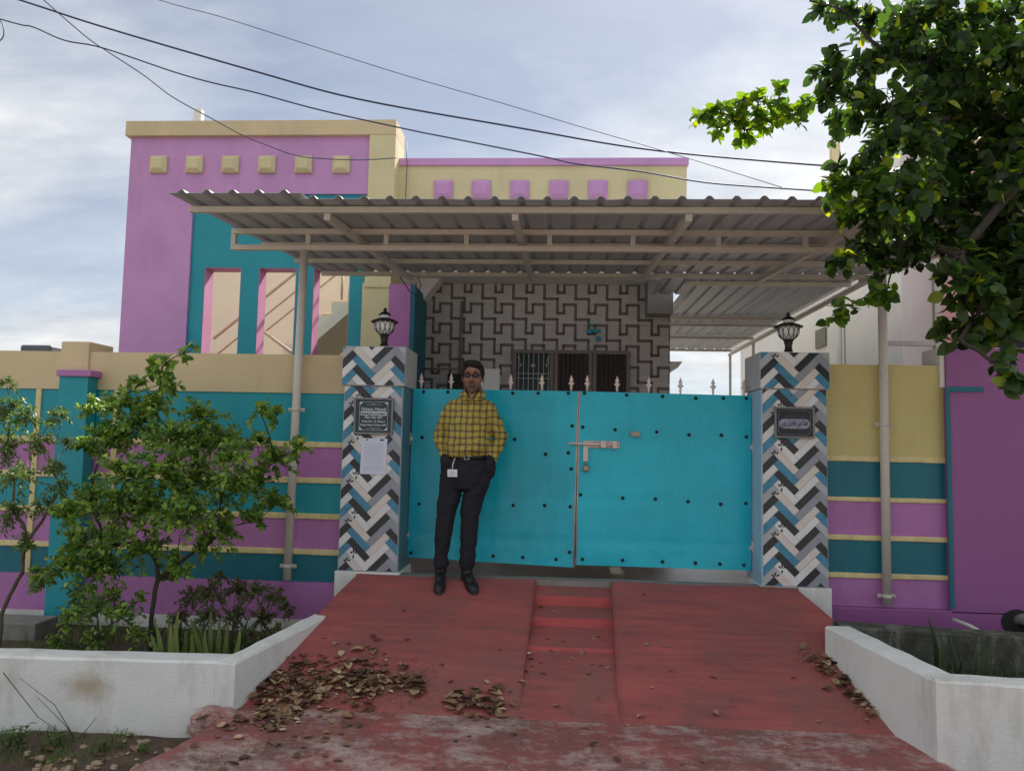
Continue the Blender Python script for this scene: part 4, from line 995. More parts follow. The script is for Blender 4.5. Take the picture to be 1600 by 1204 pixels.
MB().box(cxb + .001, cxb + .05, FY - .045, HY - .04, YZ, 3.33).build('dark_teal_jamb', M['teal_dark'], fa)
for px in (249, 305, 361, 418, 475, 534):
    c = P(px, 258, FY); stud(c.x, c.z, .21, FY - .001, 'cream', fa)
# enclosing walls and staircase behind
MB().box(fx0, fx0 + .15, FY + DP + .001, 9.6, YZ, 3.6).build('side_wall', M['cream'], fa)
sunny = mat('pale_cream_paint', (240, 226, 196), .7, .04, .1, 2)
MB().box(-6.35, -1.4, 12.0, 12.15, YZ, 4.45).build('back_wall', sunny, fa)
stc = thing('staircase', (-3.2, 10.6, YZ), 'outdoor staircase with cream handrail seen through the stair tower openings', 'staircase')
a = P(497, 532, 10.4); b = P(560, 478, 10.4); sl = (b.z - a.z) / (b.x - a.x)
def sz_(x): return a.z + sl * (x - a.x)
xA, xB = a.x - 1.35, a.x + 1.3
MB().prism_xz([(xA, sz_(xA) - .02), (xB, sz_(xB) - .02), (xB, sz_(xB) + .16), (xA, sz_(xA) + .16)], 10.3, 11.6).build('stair_slab', sunny, stc)
ns = 12
for i in range(ns):
    x0_ = xA + (xB - xA) * i / ns; x1_ = xA + (xB - xA) * (i + 1) / ns
    MB().prism_xz([(x0_, sz_(x0_) + .162), (x1_, sz_(x1_) + .162), (x1_, sz_(x1_) + .163 + .001), (x0_, sz_(x1_) + .163)], 10.32, 11.58).build('step', sunny, stc)
rl = mat('beige_railing_paint', (205, 176, 140), .5, .08, .05)
a2 = P(415, 466, 10.4); b2 = P(460, 430, 10.4); s2 = (b2.z - a2.z) / (b2.x - a2.x)
for off in (0, -.27, -.50):
    MB().tube([(a2.x - .7, 10.36, a2.z - .7 * s2 + off), (a2.x + 1.9, 10.36, a2.z + 1.9 * s2 + off)], .022 if off == 0 else .014, 8).build('handrail', rl, stc)
MB().tube([(P(536, 440, 10.4).x, 10.36, P(536, 470, 10.4).z), (P(536, 440, 10.4).x, 10.36, P(536, 425, 10.4).z)], .018, 8).build('rail_post', rl, stc)
a3 = P(413, 519, 10.0); b3 = P(455, 550, 10.0)
MB().tube([a3, b3, b3 + (b3 - a3)], .022, 8).build('handrail', rl, stc)
a3 = P(497, 487, 11.4); b3 = P(524, 487, 11.4)
MB().box(a3.x, b3.x, 11.5, 11.9, a3.z - .02, a3.z + .01).build('landing_shelf', sunny, stc)
# posts above the roofs
o = MB().box(P(291, 180, 10).x, P(303, 180, 10).x, 10.2, 10.3, ftop - 1, P(297, 170, 10.2).z).build('concrete_post', M['whiteb']); tag(o, 'short pale concrete post rising above the stair tower roof', 'post')
o = MB().box(P(1300, 240, 16).x, P(1313, 240, 16).x, 16, 16.15, 3, P(1306, 223, 16).z).build('chimney_post', M['cream']); tag(o, 'slim cream post above the canopy beside the tree', 'post')
# grey tank behind left wall
a, b = P(31, 538, 9), P(78, 560, 9)
o = MB().box(a.x, b.x, 9, 9.4, .5, a.z).build('roof_tank', M['tank'], bevel=.03); o.modifiers['bevel'].segments = 4; tag(o, 'dark grey flat topped tank behind left compound wall', 'tank')

# ------------------------------------------------------------------ neighbour's houses on the right
nh = thing('neighbour_house', (5, 10, YZ), 'white neighbouring house behind right wall with small dark plaque', 'house')
NX = 4.05
MB().box(NX, NX + 2, P(1313, 500, 12).y * 0 + 11.2, 17.5, YZ - .5, 5.2).build('wall', M['whiteb'], nh)
c = P(1313, 500, 11.19)
MB().box(c.x + .001, c.x + 5, 9.2, 11.0, YZ - .5, 5.4).build('front_block', M['whiteb'], nh)
a, b = P(1287, 512, 12.0), P(1298, 541, 12.0)
MB().box(NX - .03, NX - .001, 11.9, 12.35, b.z, a.z).build('number_plate', M['grey'], nh)
p_ = P(1311, 420, 11.1); MB().tube([(p_.x, 11.12, YZ), (p_.x, 11.12, 5.3)], .04, 10).build('downpipe', M['whiteb'], nh)
ph = thing('pink_house', (8, 9, 0), 'pink house with dark windows behind the tree at right', 'house')
pxa = P(1500, 450, 8.6).x
MB().box(pxa, pxa + 4, 8.6, 9.15, 0, 5.6).build('wall', M['rose'], ph)
a, b = P(1540, 470, 8.6), P(1600, 545, 8.6)
w2 = MB().box(a.x, b.x + .3, 8.56, 8.6 - .001, b.z, a.z).build('window', M['dark'], ph)

# ------------------------------------------------------------------ overhead wires
def cable(pts, Y0, Y1, r, m, label, wob=0):
    n_ = len(pts); V = [P(x, y, Y0 + (Y1 - Y0) * i / (n_ - 1)) for i, (x, y) in enumerate(pts)]
    out = []
    for i in range(n_ - 1):
        p0, p1, p2, p3 = V[max(0, i - 1)], V[i], V[i + 1], V[min(n_ - 1, i + 2)]
        for k in range(6):
            t = k / 6; out.append(.5 * ((2 * p1) + (p2 - p0) * t + (2 * p0 - 5 * p1 + 4 * p2 - p3) * t * t + (3 * p1 - p0 - 3 * p2 + p3) * t ** 3))
    out.append(V[-1]); o = MB().tube(out, r, 6).build('overhead_wire', M[m]); return tag(o, label, 'wire', 'overhead wires')
cable([(-300, -105), (30, 0), (160, 42), (400, 112), (560, 155), (800, 198), (1000, 232), (1200, 252), (1400, 266), (1700, 282)], 7, 7.6, .009, 'cable', 'thick dark blue overhead wire sloping across the whole sky')
cable([(-300, -60), (0, 30), (50, 42), (100, 63), (160, 75), (270, 112), (330, 129), (400, 145), (500, 172), (640, 203), (700, 215), (850, 245), (900, 256), (1000, 268), (1100, 285), (1200, 293), (1292, 299)], 7, 6.2, .0065, 'cable', 'dark blue kinked overhead wire ending at the canopy front edge')
cable([(0, -62), (68, 0), (135, 58), (170, 82), (225, 118), (270, 152), (330, 185), (380, 212), (420, 228), (455, 241), (490, 247), (560, 250), (620, 247)], 7, 8.7, .006, 'cableg', 'grey kinked wire sagging down to the cream stair tower edge')
cable([(0, -80), (248, 0), (350, 28), (500, 76), (640, 120), (780, 160), (900, 196), (1000, 225), (1100, 255), (1222, 293)], 7.4, 7.4, .004, 'cableg', 'thinnest grey overhead wire, highest in the sky')
cable([(-20, 20), (0, 32), (6, 48), (2, 62), (-20, 75)], 7, 7, .006, 'cableg', 'small loop of wire at left picture edge')
o = MB().tube([P(635, 222, 8.95), P(636, 262, 8.95), P(634, 300, 8.95), P(634, 320, 8.9)], .005, 6).build('roof_wire', M['cableg']); tag(o, 'thin vertical wire on cream parapet next to the stair tower', 'wire')
o = MB().tube([P(625, 432, 8.6), P(640, 455, 8.6), P(652, 462, 8.6), P(658, 445, 8.6), P(652, 430, 8.6)], .006, 6).build('hanging_cable', M['cap']); tag(o, 'black cable loop hanging under canopy above left pillar', 'cable')

# ------------------------------------------------------------------ the standing man
def shirtmat():
    m, nt, b, out = nodes('plaid_shirt_cloth'); N = nt.nodes; L = nt.links
    tc = N.new('ShaderNodeTexCoord'); nzt = N.new('ShaderNodeTexNoise'); nzt.inputs['Scale'].default_value = 9; L.new(tc.outputs['Object'], nzt.inputs['Vector'])
    vm = N.new('ShaderNodeVectorMath'); vm.operation = 'MULTIPLY_ADD'; L.new(nzt.outputs['Color'], vm.inputs[0]); vm.inputs[1].default_value = (.034, .034, .034); L.new(tc.outputs['Object'], vm.inputs[2])
    sp = N.new('ShaderNodeSeparateXYZ'); L.new(vm.outputs[0], sp.inputs[0])
    def stripes(src, per, spec):
        d = N.new('ShaderNodeMath'); d.operation = 'DIVIDE'; d.inputs[1].default_value = per; L.new(src, d.inputs[0])
        f = N.new('ShaderNodeMath'); f.operation = 'FRACT'; L.new(d.outputs[0], f.inputs[0])
        r = N.new('ShaderNodeValToRGB'); r.color_ramp.interpolation = 'CONSTANT'
        e = r.color_ramp.elements; e[0].position = spec[0][0]; e[0].color = (spec[0][1],) * 3 + (1,); e[1].position = spec[1][0]; e[1].color = (spec[1][1],) * 3 + (1,)
        for p, v in spec[2:]: x = e.new(p); x.color = (v,) * 3 + (1,)
        L.new(f.outputs[0], r.inputs[0]); return r.outputs[0]
    sa = [(0, 0), (.12, .6), (.16, 0), (.30, .75), (.52, .45), (.56, .75), (.70, 0), (.84, .6), (.88, 0)]
    v = stripes(sp.outputs[0], .044, sa); h = stripes(sp.outputs[2], .048, sa)
    ad = N.new('ShaderNodeMath'); ad.operation = 'ADD'; L.new(v, ad.inputs[0]); L.new(h, ad.inputs[1])
    r = N.new('ShaderNodeValToRGB'); e = r.color_ramp.elements; e[0].color = (*lin((186, 168, 60)), 1); e[1].position = .86; e[1].color = (*lin((88, 74, 60)), 1)
    x = e.new(.36); x.color = (*lin((136, 118, 60)), 1)
    mu = N.new('ShaderNodeMath'); mu.operation = 'MULTIPLY'; mu.inputs[1].default_value = .58; L.new(ad.outputs[0], mu.inputs[0]); L.new(mu.outputs[0], r.inputs[0])
    wl = [(0, 0), (.02, 0), (.20, 1), (.225, 0), (.76, 1), (.785, 0)]
    a1 = stripes(sp.outputs[0], .044, wl); a2 = stripes(sp.outputs[2], .048, wl); mxx = N.new('ShaderNodeMath'); mxx.operation = 'MAXIMUM'; L.new(a1, mxx.inputs[0]); L.new(a2, mxx.inputs[1])
    m3 = N.new('ShaderNodeMath'); m3.operation = 'MULTIPLY'; m3.inputs[1].default_value = .6; L.new(mxx.outputs[0], m3.inputs[0])
    mx = N.new('ShaderNodeMix'); mx.data_type = 'RGBA'; L.new(m3.outputs[0], mx.inputs[0]); L.new(r.outputs[0], mx.inputs[6]); mx.inputs[7].default_value = (*lin((206, 196, 140)), 1)
    L.new(mx.outputs[2], b.inputs['Base Color']); b.inputs['Roughness'].default_value = .85
    n2 = N.new('ShaderNodeTexNoise'); n2.inputs['Scale'].default_value = 14; n2.inputs['Detail'].default_value = 4; L.new(tc.outputs['Object'], n2.inputs['Vector'])
    bp = N.new('ShaderNodeBump'); bp.inputs['Strength'].default_value = .8; bp.inputs['Distance'].default_value = .025; L.new(n2.outputs[0], bp.inputs['Height']); L.new(bp.outputs[0], b.inputs['Normal'])
    return m
def skinmat():
    m, nt, b, out = nodes('brown_skin'); N = nt.nodes; L = nt.links
    tc = N.new('ShaderNodeTexCoord'); sp = N.new('ShaderNodeSeparateXYZ'); L.new(tc.outputs['Object'], sp.inputs[0])
    r = N.new('ShaderNodeValToRGB'); mr = N.new('ShaderNodeMapRange'); mr.inputs[1].default_value = 1.40 * HS + MZ; mr.inputs[2].default_value = 1.56 * HS + MZ
    nn = N.new('ShaderNodeTexNoise'); nn.inputs['Scale'].default_value = 25; L.new(tc.outputs['Object'], nn.inputs['Vector'])
    ad = N.new('ShaderNodeMath'); ad.operation = 'MULTIPLY_ADD'; L.new(nn.outputs[0], ad.inputs[0]); ad.inputs[1].default_value = .03; L.new(sp.outputs[2], ad.inputs[2])
    L.new(ad.outputs[0], mr.inputs[0]); e = r.color_ramp.elements
    e[0].position = 0; e[0].color = (*lin((134, 92, 74)), 1); e[1].position = 1; e[1].color = (*lin((146, 102, 82)), 1)
    x = e.new(.28); x.color = (*lin((92, 68, 58)), 1); x = e.new(.62); x.color = (*lin((104, 76, 64)), 1); x = e.new(.78); x.color = (*lin((142, 98, 78)), 1)
    L.new(mr.outputs[0], r.inputs[0]); L.new(r.outputs[0], b.inputs['Base Color']); b.inputs['Roughness'].default_value = .5; b.inputs['Subsurface Weight'].default_value = .08; b.inputs['Subsurface Radius'].default_value = (.01, .004, .002)
    return m
HS = .942; MX, MYY, MZ = P(735, 916, 5.53).x, 5.53, rampz(5.53) + .004
man = thing('person', (MX, MYY, MZ), 'man in yellow plaid shirt, glasses and dark trousers standing with hands in pockets', 'person')

def place(mb):
    mb.v = [((a[0] + .02) * .945 - .02 + MX - .029 * a[2], a[1] * .95 + MYY, a[2] * HS + MZ) for a in mb.v]; return mb
M['shirt'] = shirtmat(); M['skin'] = skinmat()
M['trouser'] = mat('navy_trouser_cloth', (22, 24, 34), .85, .12, .25, 9, fine=90)
M['hair'] = mat('black_hair', (9, 9, 10), .72, .3, .6, 30, fine=160)
M['shoe'] = mat('black_shoe_leather', (22, 22, 24), .42, .1, .1, 20)
M['belt'] = mat('black_belt', (18, 18, 20), .4, .1, .05)
M['lens'] = mat('dark_lens', (44, 42, 44), .12, .05, 0)
M['white_card'] = mat('white_badge', (222, 222, 228), .4, .03, 0)
def caps(mb, pts, rr, n=14):
    for i in range(len(pts) - 1):
        a, b = Vector(pts[i]), Vector(pts[i + 1]); k = 6
        mb.tube([a.lerp(b, t / k) for t in range(k + 1)], [rr[i] + (rr[i + 1] - rr[i]) * t / k for t in range(k + 1)], n)
    for p, r in zip(pts, rr): mb.ell(p, (r, r, r), n=14)
# body: head, neck, trunk, arms and hands in one surface
mb = MB(); hx, hy = .030, -.01
mb.ell((hx, hy + .022, 1.592), (.077, .094, .088), n=28)
mb.ell((hx, hy - .022, 1.535), (.069, .070, .080), n=28)
mb.ell((hx, hy - .024, 1.482), (.064, .056, .052), n=24)
mb.ell((hx, hy - .070, 1.445), (.030, .020, .018), n=16)
for s in (-1, 1):
    mb.ell((hx + s * .036, hy - .060, 1.525), (.024, .022, .024), n=14)          # cheek
    mb.ell((hx + s * .079, hy + .012, 1.542), (.009, .019, .033), n=14)           # ear
    mb.ell((hx + s * .011, hy - .094, 1.521), (.009, .010, .008), n=10)
    mb.ell((hx + s * .030, hy - .083, 1.585), (.028, .012, .010), n=12)           # brow
mb.tube([(hx, hy - .085, 1.570), (hx, hy - .097, 1.545), (hx, hy - .108, 1.524)], [.007, .009, .012], 10); mb.ell((hx, hy - .105, 1.524), (.013, .012, .011), n=12)
mb.ell((hx, hy - .086, 1.490), (.024, .011, .0065), n=14); mb.ell((hx, hy - .084, 1.478), (.021, .011, .0075), n=14)
mb.loft([(.020, .01, 1.30, .09, .07), (.024, .01, 1.38, .072, .066), (.028, .006, 1.42, .064, .062), (hx, .002, 1.50, .062, .060)], 24)
mb.loft([(-.02, .0, .90, .13, .09), (-.01, 0, 1.1, .14, .10), (.0, 0, 1.3, .15, .09), (.015, .005, 1.37, .09, .07)], 24)
AL = [(-.148, .01, 1.290), (-.240, .035, 1.095), (-.186, -.015, .965)]; AR = [(.160, .01, 1.290), (.236, .035, 1.09), (.178, -.015, .950)]
for A, s in ((AL, -1), (AR, 1)):
    caps(mb, A, [.04, .034, .026])
    wv = Vector(A[2]); pm = wv + Vector((-s * .02, -.012, -.06)); caps(mb, [wv, pm], [.026, .032])
    for i in range(4):
        b0 = pm + Vector((-s * .01 + (i - 1.5) * .004, (i - 1.5) * .017, -.02)); caps(mb, [b0, b0 + Vector((-s * .004, -.004, -.035 - .004 * (1 - abs(i - 1.5)))), b0 + Vector((-s * .014, 0, -.06 - .006 * (1 - abs(i - 1.5))))], [.009, .0085, .0075], 8)
    tb = wv + Vector((-s * .01, -.03, -.03)); caps(mb, [tb, tb + Vector((-s * .012, -.018, -.03)), tb + Vector((-s * .018, -.018, -.055))], [.011, .0095, .008], 8)
body = remesh(place(mb), 'body', M['skin'], man, .0048, 3)
# hair
mb = MB(); mb.ell((hx, hy + .030, 1.606), (.087, .094, .078), n=26); mb.ell((hx - .004, hy - .030, 1.655), (.073, .050, .030), n=22); mb.ell((hx + .02, hy - .045, 1.645), (.055, .035, .026), n=20)
for s in (-1, 1): mb.ell((hx + s * .074, hy + .016, 1.590), (.014, .048, .042), n=16); mb.ell((hx + s * .073, hy - .008, 1.560), (.009, .012, .030), n=12)
remesh(place(mb), 'hair', M['hair'], man, .006, 2, disp=lambda c: .003 * noise.noise(Vector(c) * 60))
# eyes, brows, moustache, glasses
for s in (-1, 1):
    MB.build(place(MB().ell((hx + s * .030, hy - .080, 1.562), (.012, .008, .007), n=10)), 'eye', M['white_card'], man)
    MB.build(place(MB().tube([(hx + s * .014, hy - .094, 1.583), (hx + s * .032, hy - .097, 1.589), (hx + s * .052, hy - .084, 1.583)], [.003, .004, .002], 6)), 'eyebrow', M['hair'], man)
MB.build(place(MB().tube([(hx - .026, hy - .088, 1.499), (hx - .010, hy - .097, 1.504), (hx + .010, hy - .097, 1.504), (hx + .026, hy - .088, 1.499)], [.001, .0028, .0028, .001], 6)), 'moustache', M['hair'], man)
MB.build(place(MB().tube([(hx - .021, hy - .094, 1.484), (hx, hy - .0995, 1.4845), (hx + .021, hy - .094, 1.484)], [.001, .0018, .001], 6)), 'mouth_line', M['belt'], man)
gl_ = None
mb = MB()
for s in (-1, 1):
    cx_ = hx + s * .032; ring = []
    for i in range(17):
        a_ = 2 * math.pi * i / 16; ring.append((cx_ + .025 * math.copysign(abs(math.cos(a_)) ** .6, math.cos(a_)), hy - .103 + .010 * abs(math.cos(a_)) * (1 if s * math.cos(a_) > 0 else 0), 1.560 + .015 * math.copysign(abs(math.sin(a_)) ** .7, math.sin(a_))))
    mb.tube(ring, .0020, 6); mb.tube([(hx + s * .057, hy - .095, 1.566), (hx + s * .080, hy + .02, 1.562)], .0020, 6)
mb.tube([(hx - .008, hy - .104, 1.562), (hx, hy - .107, 1.566), (hx + .008, hy - .104, 1.562)], .0020, 6)
g_ = MB.build(place(mb), 'glasses', M['belt'], man)
def glassm():
    m, nt, b, out = nodes('tinted_spectacle_lens'); N = nt.nodes; L = nt.links; tp = N.new('ShaderNodeBsdfTransparent'); tp.inputs[0].default_value = (.62, .62, .64, 1)
    b.inputs['Base Color'].default_value = (.05, .05, .06, 1); b.inputs['Roughness'].default_value = .08; mx = N.new('ShaderNodeMixShader'); mx.inputs[0].default_value = .25
    L.new(tp.outputs[0], mx.inputs[1]); L.new(b.outputs[0], mx.inputs[2]); L.new(mx.outputs[0], out.inputs[0]); return m
gm_ = glassm()
for s in (-1, 1): MB.build(place(MB().ell((hx + s * .032, hy - .1015, 1.560), (.0245, .0012, .0145), n=14)), 'lens', gm_, g_)
# shirt
def sdisp(c):
    z = c.z - MZ; x = c.x - MX
    return .012 * noise.noise(Vector((c.x * 8 + z * 4, c.y * 7, c.z * 13))) + .008 * noise.noise(Vector((c.x * 20 + z * 14, c.y * 18, c.z * 26)))
mb = MB()
mb.loft([(-.024, -.004, .935, .158, .108), (-.022, -.006, .958, .166, .125), (-.018, -.012, 1.0, .176, .142), (-.008, -.014, 1.08, .172, .142), (.0, -.008, 1.16, .168, .134), (.008, .0, 1.25, .170, .124), (.012, .004, 1.30, .166, .112), (.016, .008, 1.345, .138, .098), (.022, .012, 1.385, .105, .086), (.028, .010, 1.42, .082, .076)], 40)
caps(mb, AL, [.064, .054, .042]); caps(mb, AR, [.064, .054, .042])
for p in ((-.085, .01, 1.335), (.110, .01, 1.335)): mb.ell(p, (.085, .07, .050), n=20)
for A, s in ((AL, -1), (AR, 1)):
    a_, b_ = Vector(A[1]), Vector(A[2]); d = (b_ - a_).normalized(); caps(mb, [b_ - d * .03, b_ + d * .012], [.049, .047])
    caps(mb, [a_.lerp(b_, .45), a_.lerp(b_, .6)], [.052, .050])
shirt = remesh(place(mb), 'shirt', M['shirt'], man, .0085, 5, disp=sdisp)
# open neck: skin V with collar wings
mb = MB(); y = -.085
mb.add([(hx - .040, -.048, 1.445), (hx + .038, -.048, 1.445), (hx - .002, -.112, 1.375)], [(0, 2, 1)]); mb.add([(hx - .040, -.052, 1.455), (hx + .038, -.052, 1.455), (hx - .002, -.116, 1.375)], [(0, 1, 2)])
for s in (-1, 1):
    p = [Vector((hx + s * .066, -.010, 1.462)), Vector((hx + s * .058, -.056, 1.448)), Vector((hx + s * .004, -.116, 1.372)), Vector((hx + s * .064, -.118, 1.372)), Vector((hx + s * .100, -.062, 1.400)), Vector((hx + s * .098, -.005, 1.418))]
    q = [v_ + Vector((s * .002, -.006, .003)) for v_ in p]
    m2 = MB(); m2.add(p + q, [(0, 1, 2, 3, 4, 5), (11, 10, 9, 8, 7, 6)] + [(i, 6 + i, 6 + (i + 1) % 6, (i + 1) % 6) for i in range(6)]); place(m2).build('collar', M['shirt'], man, bevel=.002)
m2 = MB(); m2.loft([(hx - .002, .002, 1.405, .084, .080), (hx, .002, 1.44, .078, .074), (hx, .006, 1.464, .073, .068), (hx, .006, 1.462, .070, .066), (hx, .004, 1.44, .068, .066)], 24); 
m2.f = [f for f in m2.f if not (len(f) > 5)]; m2.m = m2.m[:len(m2.f)]; m2.smooth = m2.smooth[:len(m2.f)]
m2.f2 = []
keep = [f for f in m2.f if sum(m2.v[i][1] for i in f) / len(f) > -.045]; m2.f = keep; m2.m = [0] * len(keep); m2.smooth = [True] * len(keep)
place(m2).build('collar_band', M['shirt'], man)
M['chest'] = mat('open_neck_skin', (150, 104, 84), .5, .05, 0)  # even brown skin colour of the open neck
place(mb).build('open_neck', M['chest'], man)
# placket, buttons, pocket
def surf_y(z):   # front of the torso
    for (a, b) in zip(TR, TR[1:]):
        if a[0] <= z <= b[0]: t = (z - a[0]) / (b[0] - a[0]); return a[1] + (b[1] - a[1]) * t
    return TR[-1][1]
TR = [(.935, -.115), (.958, -.133), (1.0, -.156), (1.08, -.158), (1.16, -.145), (1.25, -.127), (1.31, -.112), (1.352, -.096)]
for z in (1.30, 1.21, 1.12, 1.03):
    place(MB().ell((-.004 + .01 * (z - 1), surf_y(z) - .010, z), (.006, .003, .006), n=10)).build('button', M['pframe'], man)
# trousers
mb = MB()
mb.loft([(-.030, 0, .70, .135, .105), (-.032, .0, .76, .185, .122), (-.034, 0, .83, .190, .128), (-.030, 0, .90, .180, .122), (-.026, 0, .955, .160, .112)], 36)
caps(mb, [(-.128, 0, .80), (-.180, -.01, .52), (-.222, .0, .20), (-.226, .004, .135)], [.098, .074, .058, .060]); caps(mb, [(.068, 0, .80), (.004, -.01, .53), (-.020, .0, .20), (-.022, .004, .135)], [.098, .074, .060, .060])
for s, c_ in ((-1, (-.172, -.02, .895)), (1, (.158, -.02, .880))): mb.ell(c_, (.048, .078, .100), n=20)
def tdisp(c):
    z = c.z - MZ; k = 1.2 if z < .3 or .45 < z < .62 or z > .74 else .5
    return k * (.009 * noise.noise(Vector((c.x * 9 + z * 5, c.y * 7, c.z * 15 - c.x * 12))) + .005 * noise.noise(Vector((c.x * 24 - z * 14, c.y * 20, c.z * 34 + c.x * 16))))
remesh(place(mb), 'trousers', M['trouser'], man, .008, 4, disp=tdisp)
mb = MB(); mb.loft([(-.024, -.002, .928, .172, .121), (-.024, -.002, .962, .168, .120), ], 40); place(mb).build('belt', M['belt'], man)
mb = MB()
for x0_, x1_, z0_, z1_ in ((-.040, .0, .925, .929), (-.040, .0, .961, .965), (-.040, -.036, .929, .961), (-.004, .0, .929, .961)): mb.box(x0_ + .012, x1_ + .012, -.131, -.124, z0_, z1_)
place(mb).build('belt_buckle', M['grille'], man)
# id badge
mb = MB().box(-.150, -.076, -.146, -.142, .795, .850); bd = place(mb).build('id_badge', M['white_card'], man, bevel=.003)
place(MB().tube([(-.100, -.13, .918), (-.110, -.142, .888), (-.112, -.144, .852)], .0035, 6)).build('badge_strap', M['paper'], man)
place(MB().ell((-.098, -.128, .925), (.010, .006, .010), n=12)).build('badge_reel', M['brass'], man)
for i in range(4): place(MB().box(-.138, -.090 - .006 * (i % 2), -.1472, -.1462, .806 + .009 * i, .8085 + .009 * i)).build('badge_print', M['inkm'], bd)
# shoes
def shoe(cx, cy, ang, dz):
    m_ = MB(); c, s = math.cos(ang), math.sin(ang)
    m_.loft([(0, 0, 0, 1, 1)], 3); m_.v = []; m_.f = []; m_.m = []; m_.smooth = []
    m_.ell((0, -.105, .032), (.044, .075, .034), n=20); m_.ell((0, -.03, .045), (.041, .09, .045), n=20); m_.ell((0, .045, .045), (.036, .045, .048), n=18); m_.tube([(0, .02, .05), (0, .022, .13)], [.045, .048], 16)
    m_.ell((0, -.085, .012), (.047, .102, .013), n=20); m_.ell((0, .04, .012), (.040, .055, .013), n=18)
    out = []
    for x, y, z in m_.v:
        z = max(z, 0) ; X = cx + x * c - y * s; Y = cy + x * s + y * c; out.append((X, Y, z + (rampz(MYY + Y) - rampz(MYY))))
    m_.v = out; return remesh(place(m_), 'shoe', M['shoe'], man, .006, 2)
shoe(-.226, .0, R(4), 0); shoe(-.020, .0, R(26), 0)

# ------------------------------------------------------------------ plants
def leaf_mesh(name, m, w=.62, curl=.25, fold=.18, n=4, tip=1.0):
    v = []; f = []
    for i in range(n + 1):
        t = i / n; hw = w / 2 * math.sin(math.pi * min(1, t ** .8 * .96 + .02)) ** .75 if 0 < i < n else (.03 if i == 0 else .0)
        z = -curl * t * t; v += [(-hw, t, z + fold * hw), (0, t, z), (hw, t, z + fold * hw)]
    for i in range(n):
        a = i * 3; f += [(a, a + 1, a + 4, a + 3), (a + 1, a + 2, a + 5, a + 4)]
    me = bpy.data.meshes.new(name); me.from_pydata(v, [], f); me.materials.append(M[m]); me.polygons.foreach_set('use_smooth', [True] * len(f)); me.update(); return me
def basis(d, nrm):
    d = d.normalized(); x = d.cross(nrm)
    if x.length < 1e-4: x = d.orthogonal()
    x.normalize(); z = x.cross(d); return Matrix((x, d, z)).transposed()
def make_leaves(parent, LM, items, nobj=300, name='leaf', stuffname='foliage'):
    """items: (pos, dir, normal, size). The largest in view become parts, the rest one joined part"""
    items.sort(key=lambda q: -q[3] / max(.5, (q[0] - CAM).length))
    par = WL[parent.name]
    for p, d, n, s in items[:nobj]:
        o = bpy.data.objects.new(name, LM); C.objects.link(o); o.parent = parent
        o.matrix_local = Matrix.Translation(p - par) @ (basis(d, n) * s).to_4x4()
    rest = items[nobj:]
    if rest:
        bv = [v.co.copy() for v in LM.vertices]; bf = [list(p.vertices) for p in LM.polygons]; V = []; Fc = []
        for p, d, n, s in rest:
            B = basis(d, n) * s; k = len(V); V += [tuple(p + B @ q - par) for q in bv]; Fc += [[i + k for i in g] for g in bf]
        me = bpy.data.meshes.new(stuffname); me.from_pydata(V, [], Fc); me.materials.append(LM.materials[0]); me.polygons.foreach_set('use_smooth', [True] * len(Fc)); me.update()
        o = bpy.data.objects.new(stuffname, me); C.objects.link(o); o.parent = parent; tag(o, kind='stuff')
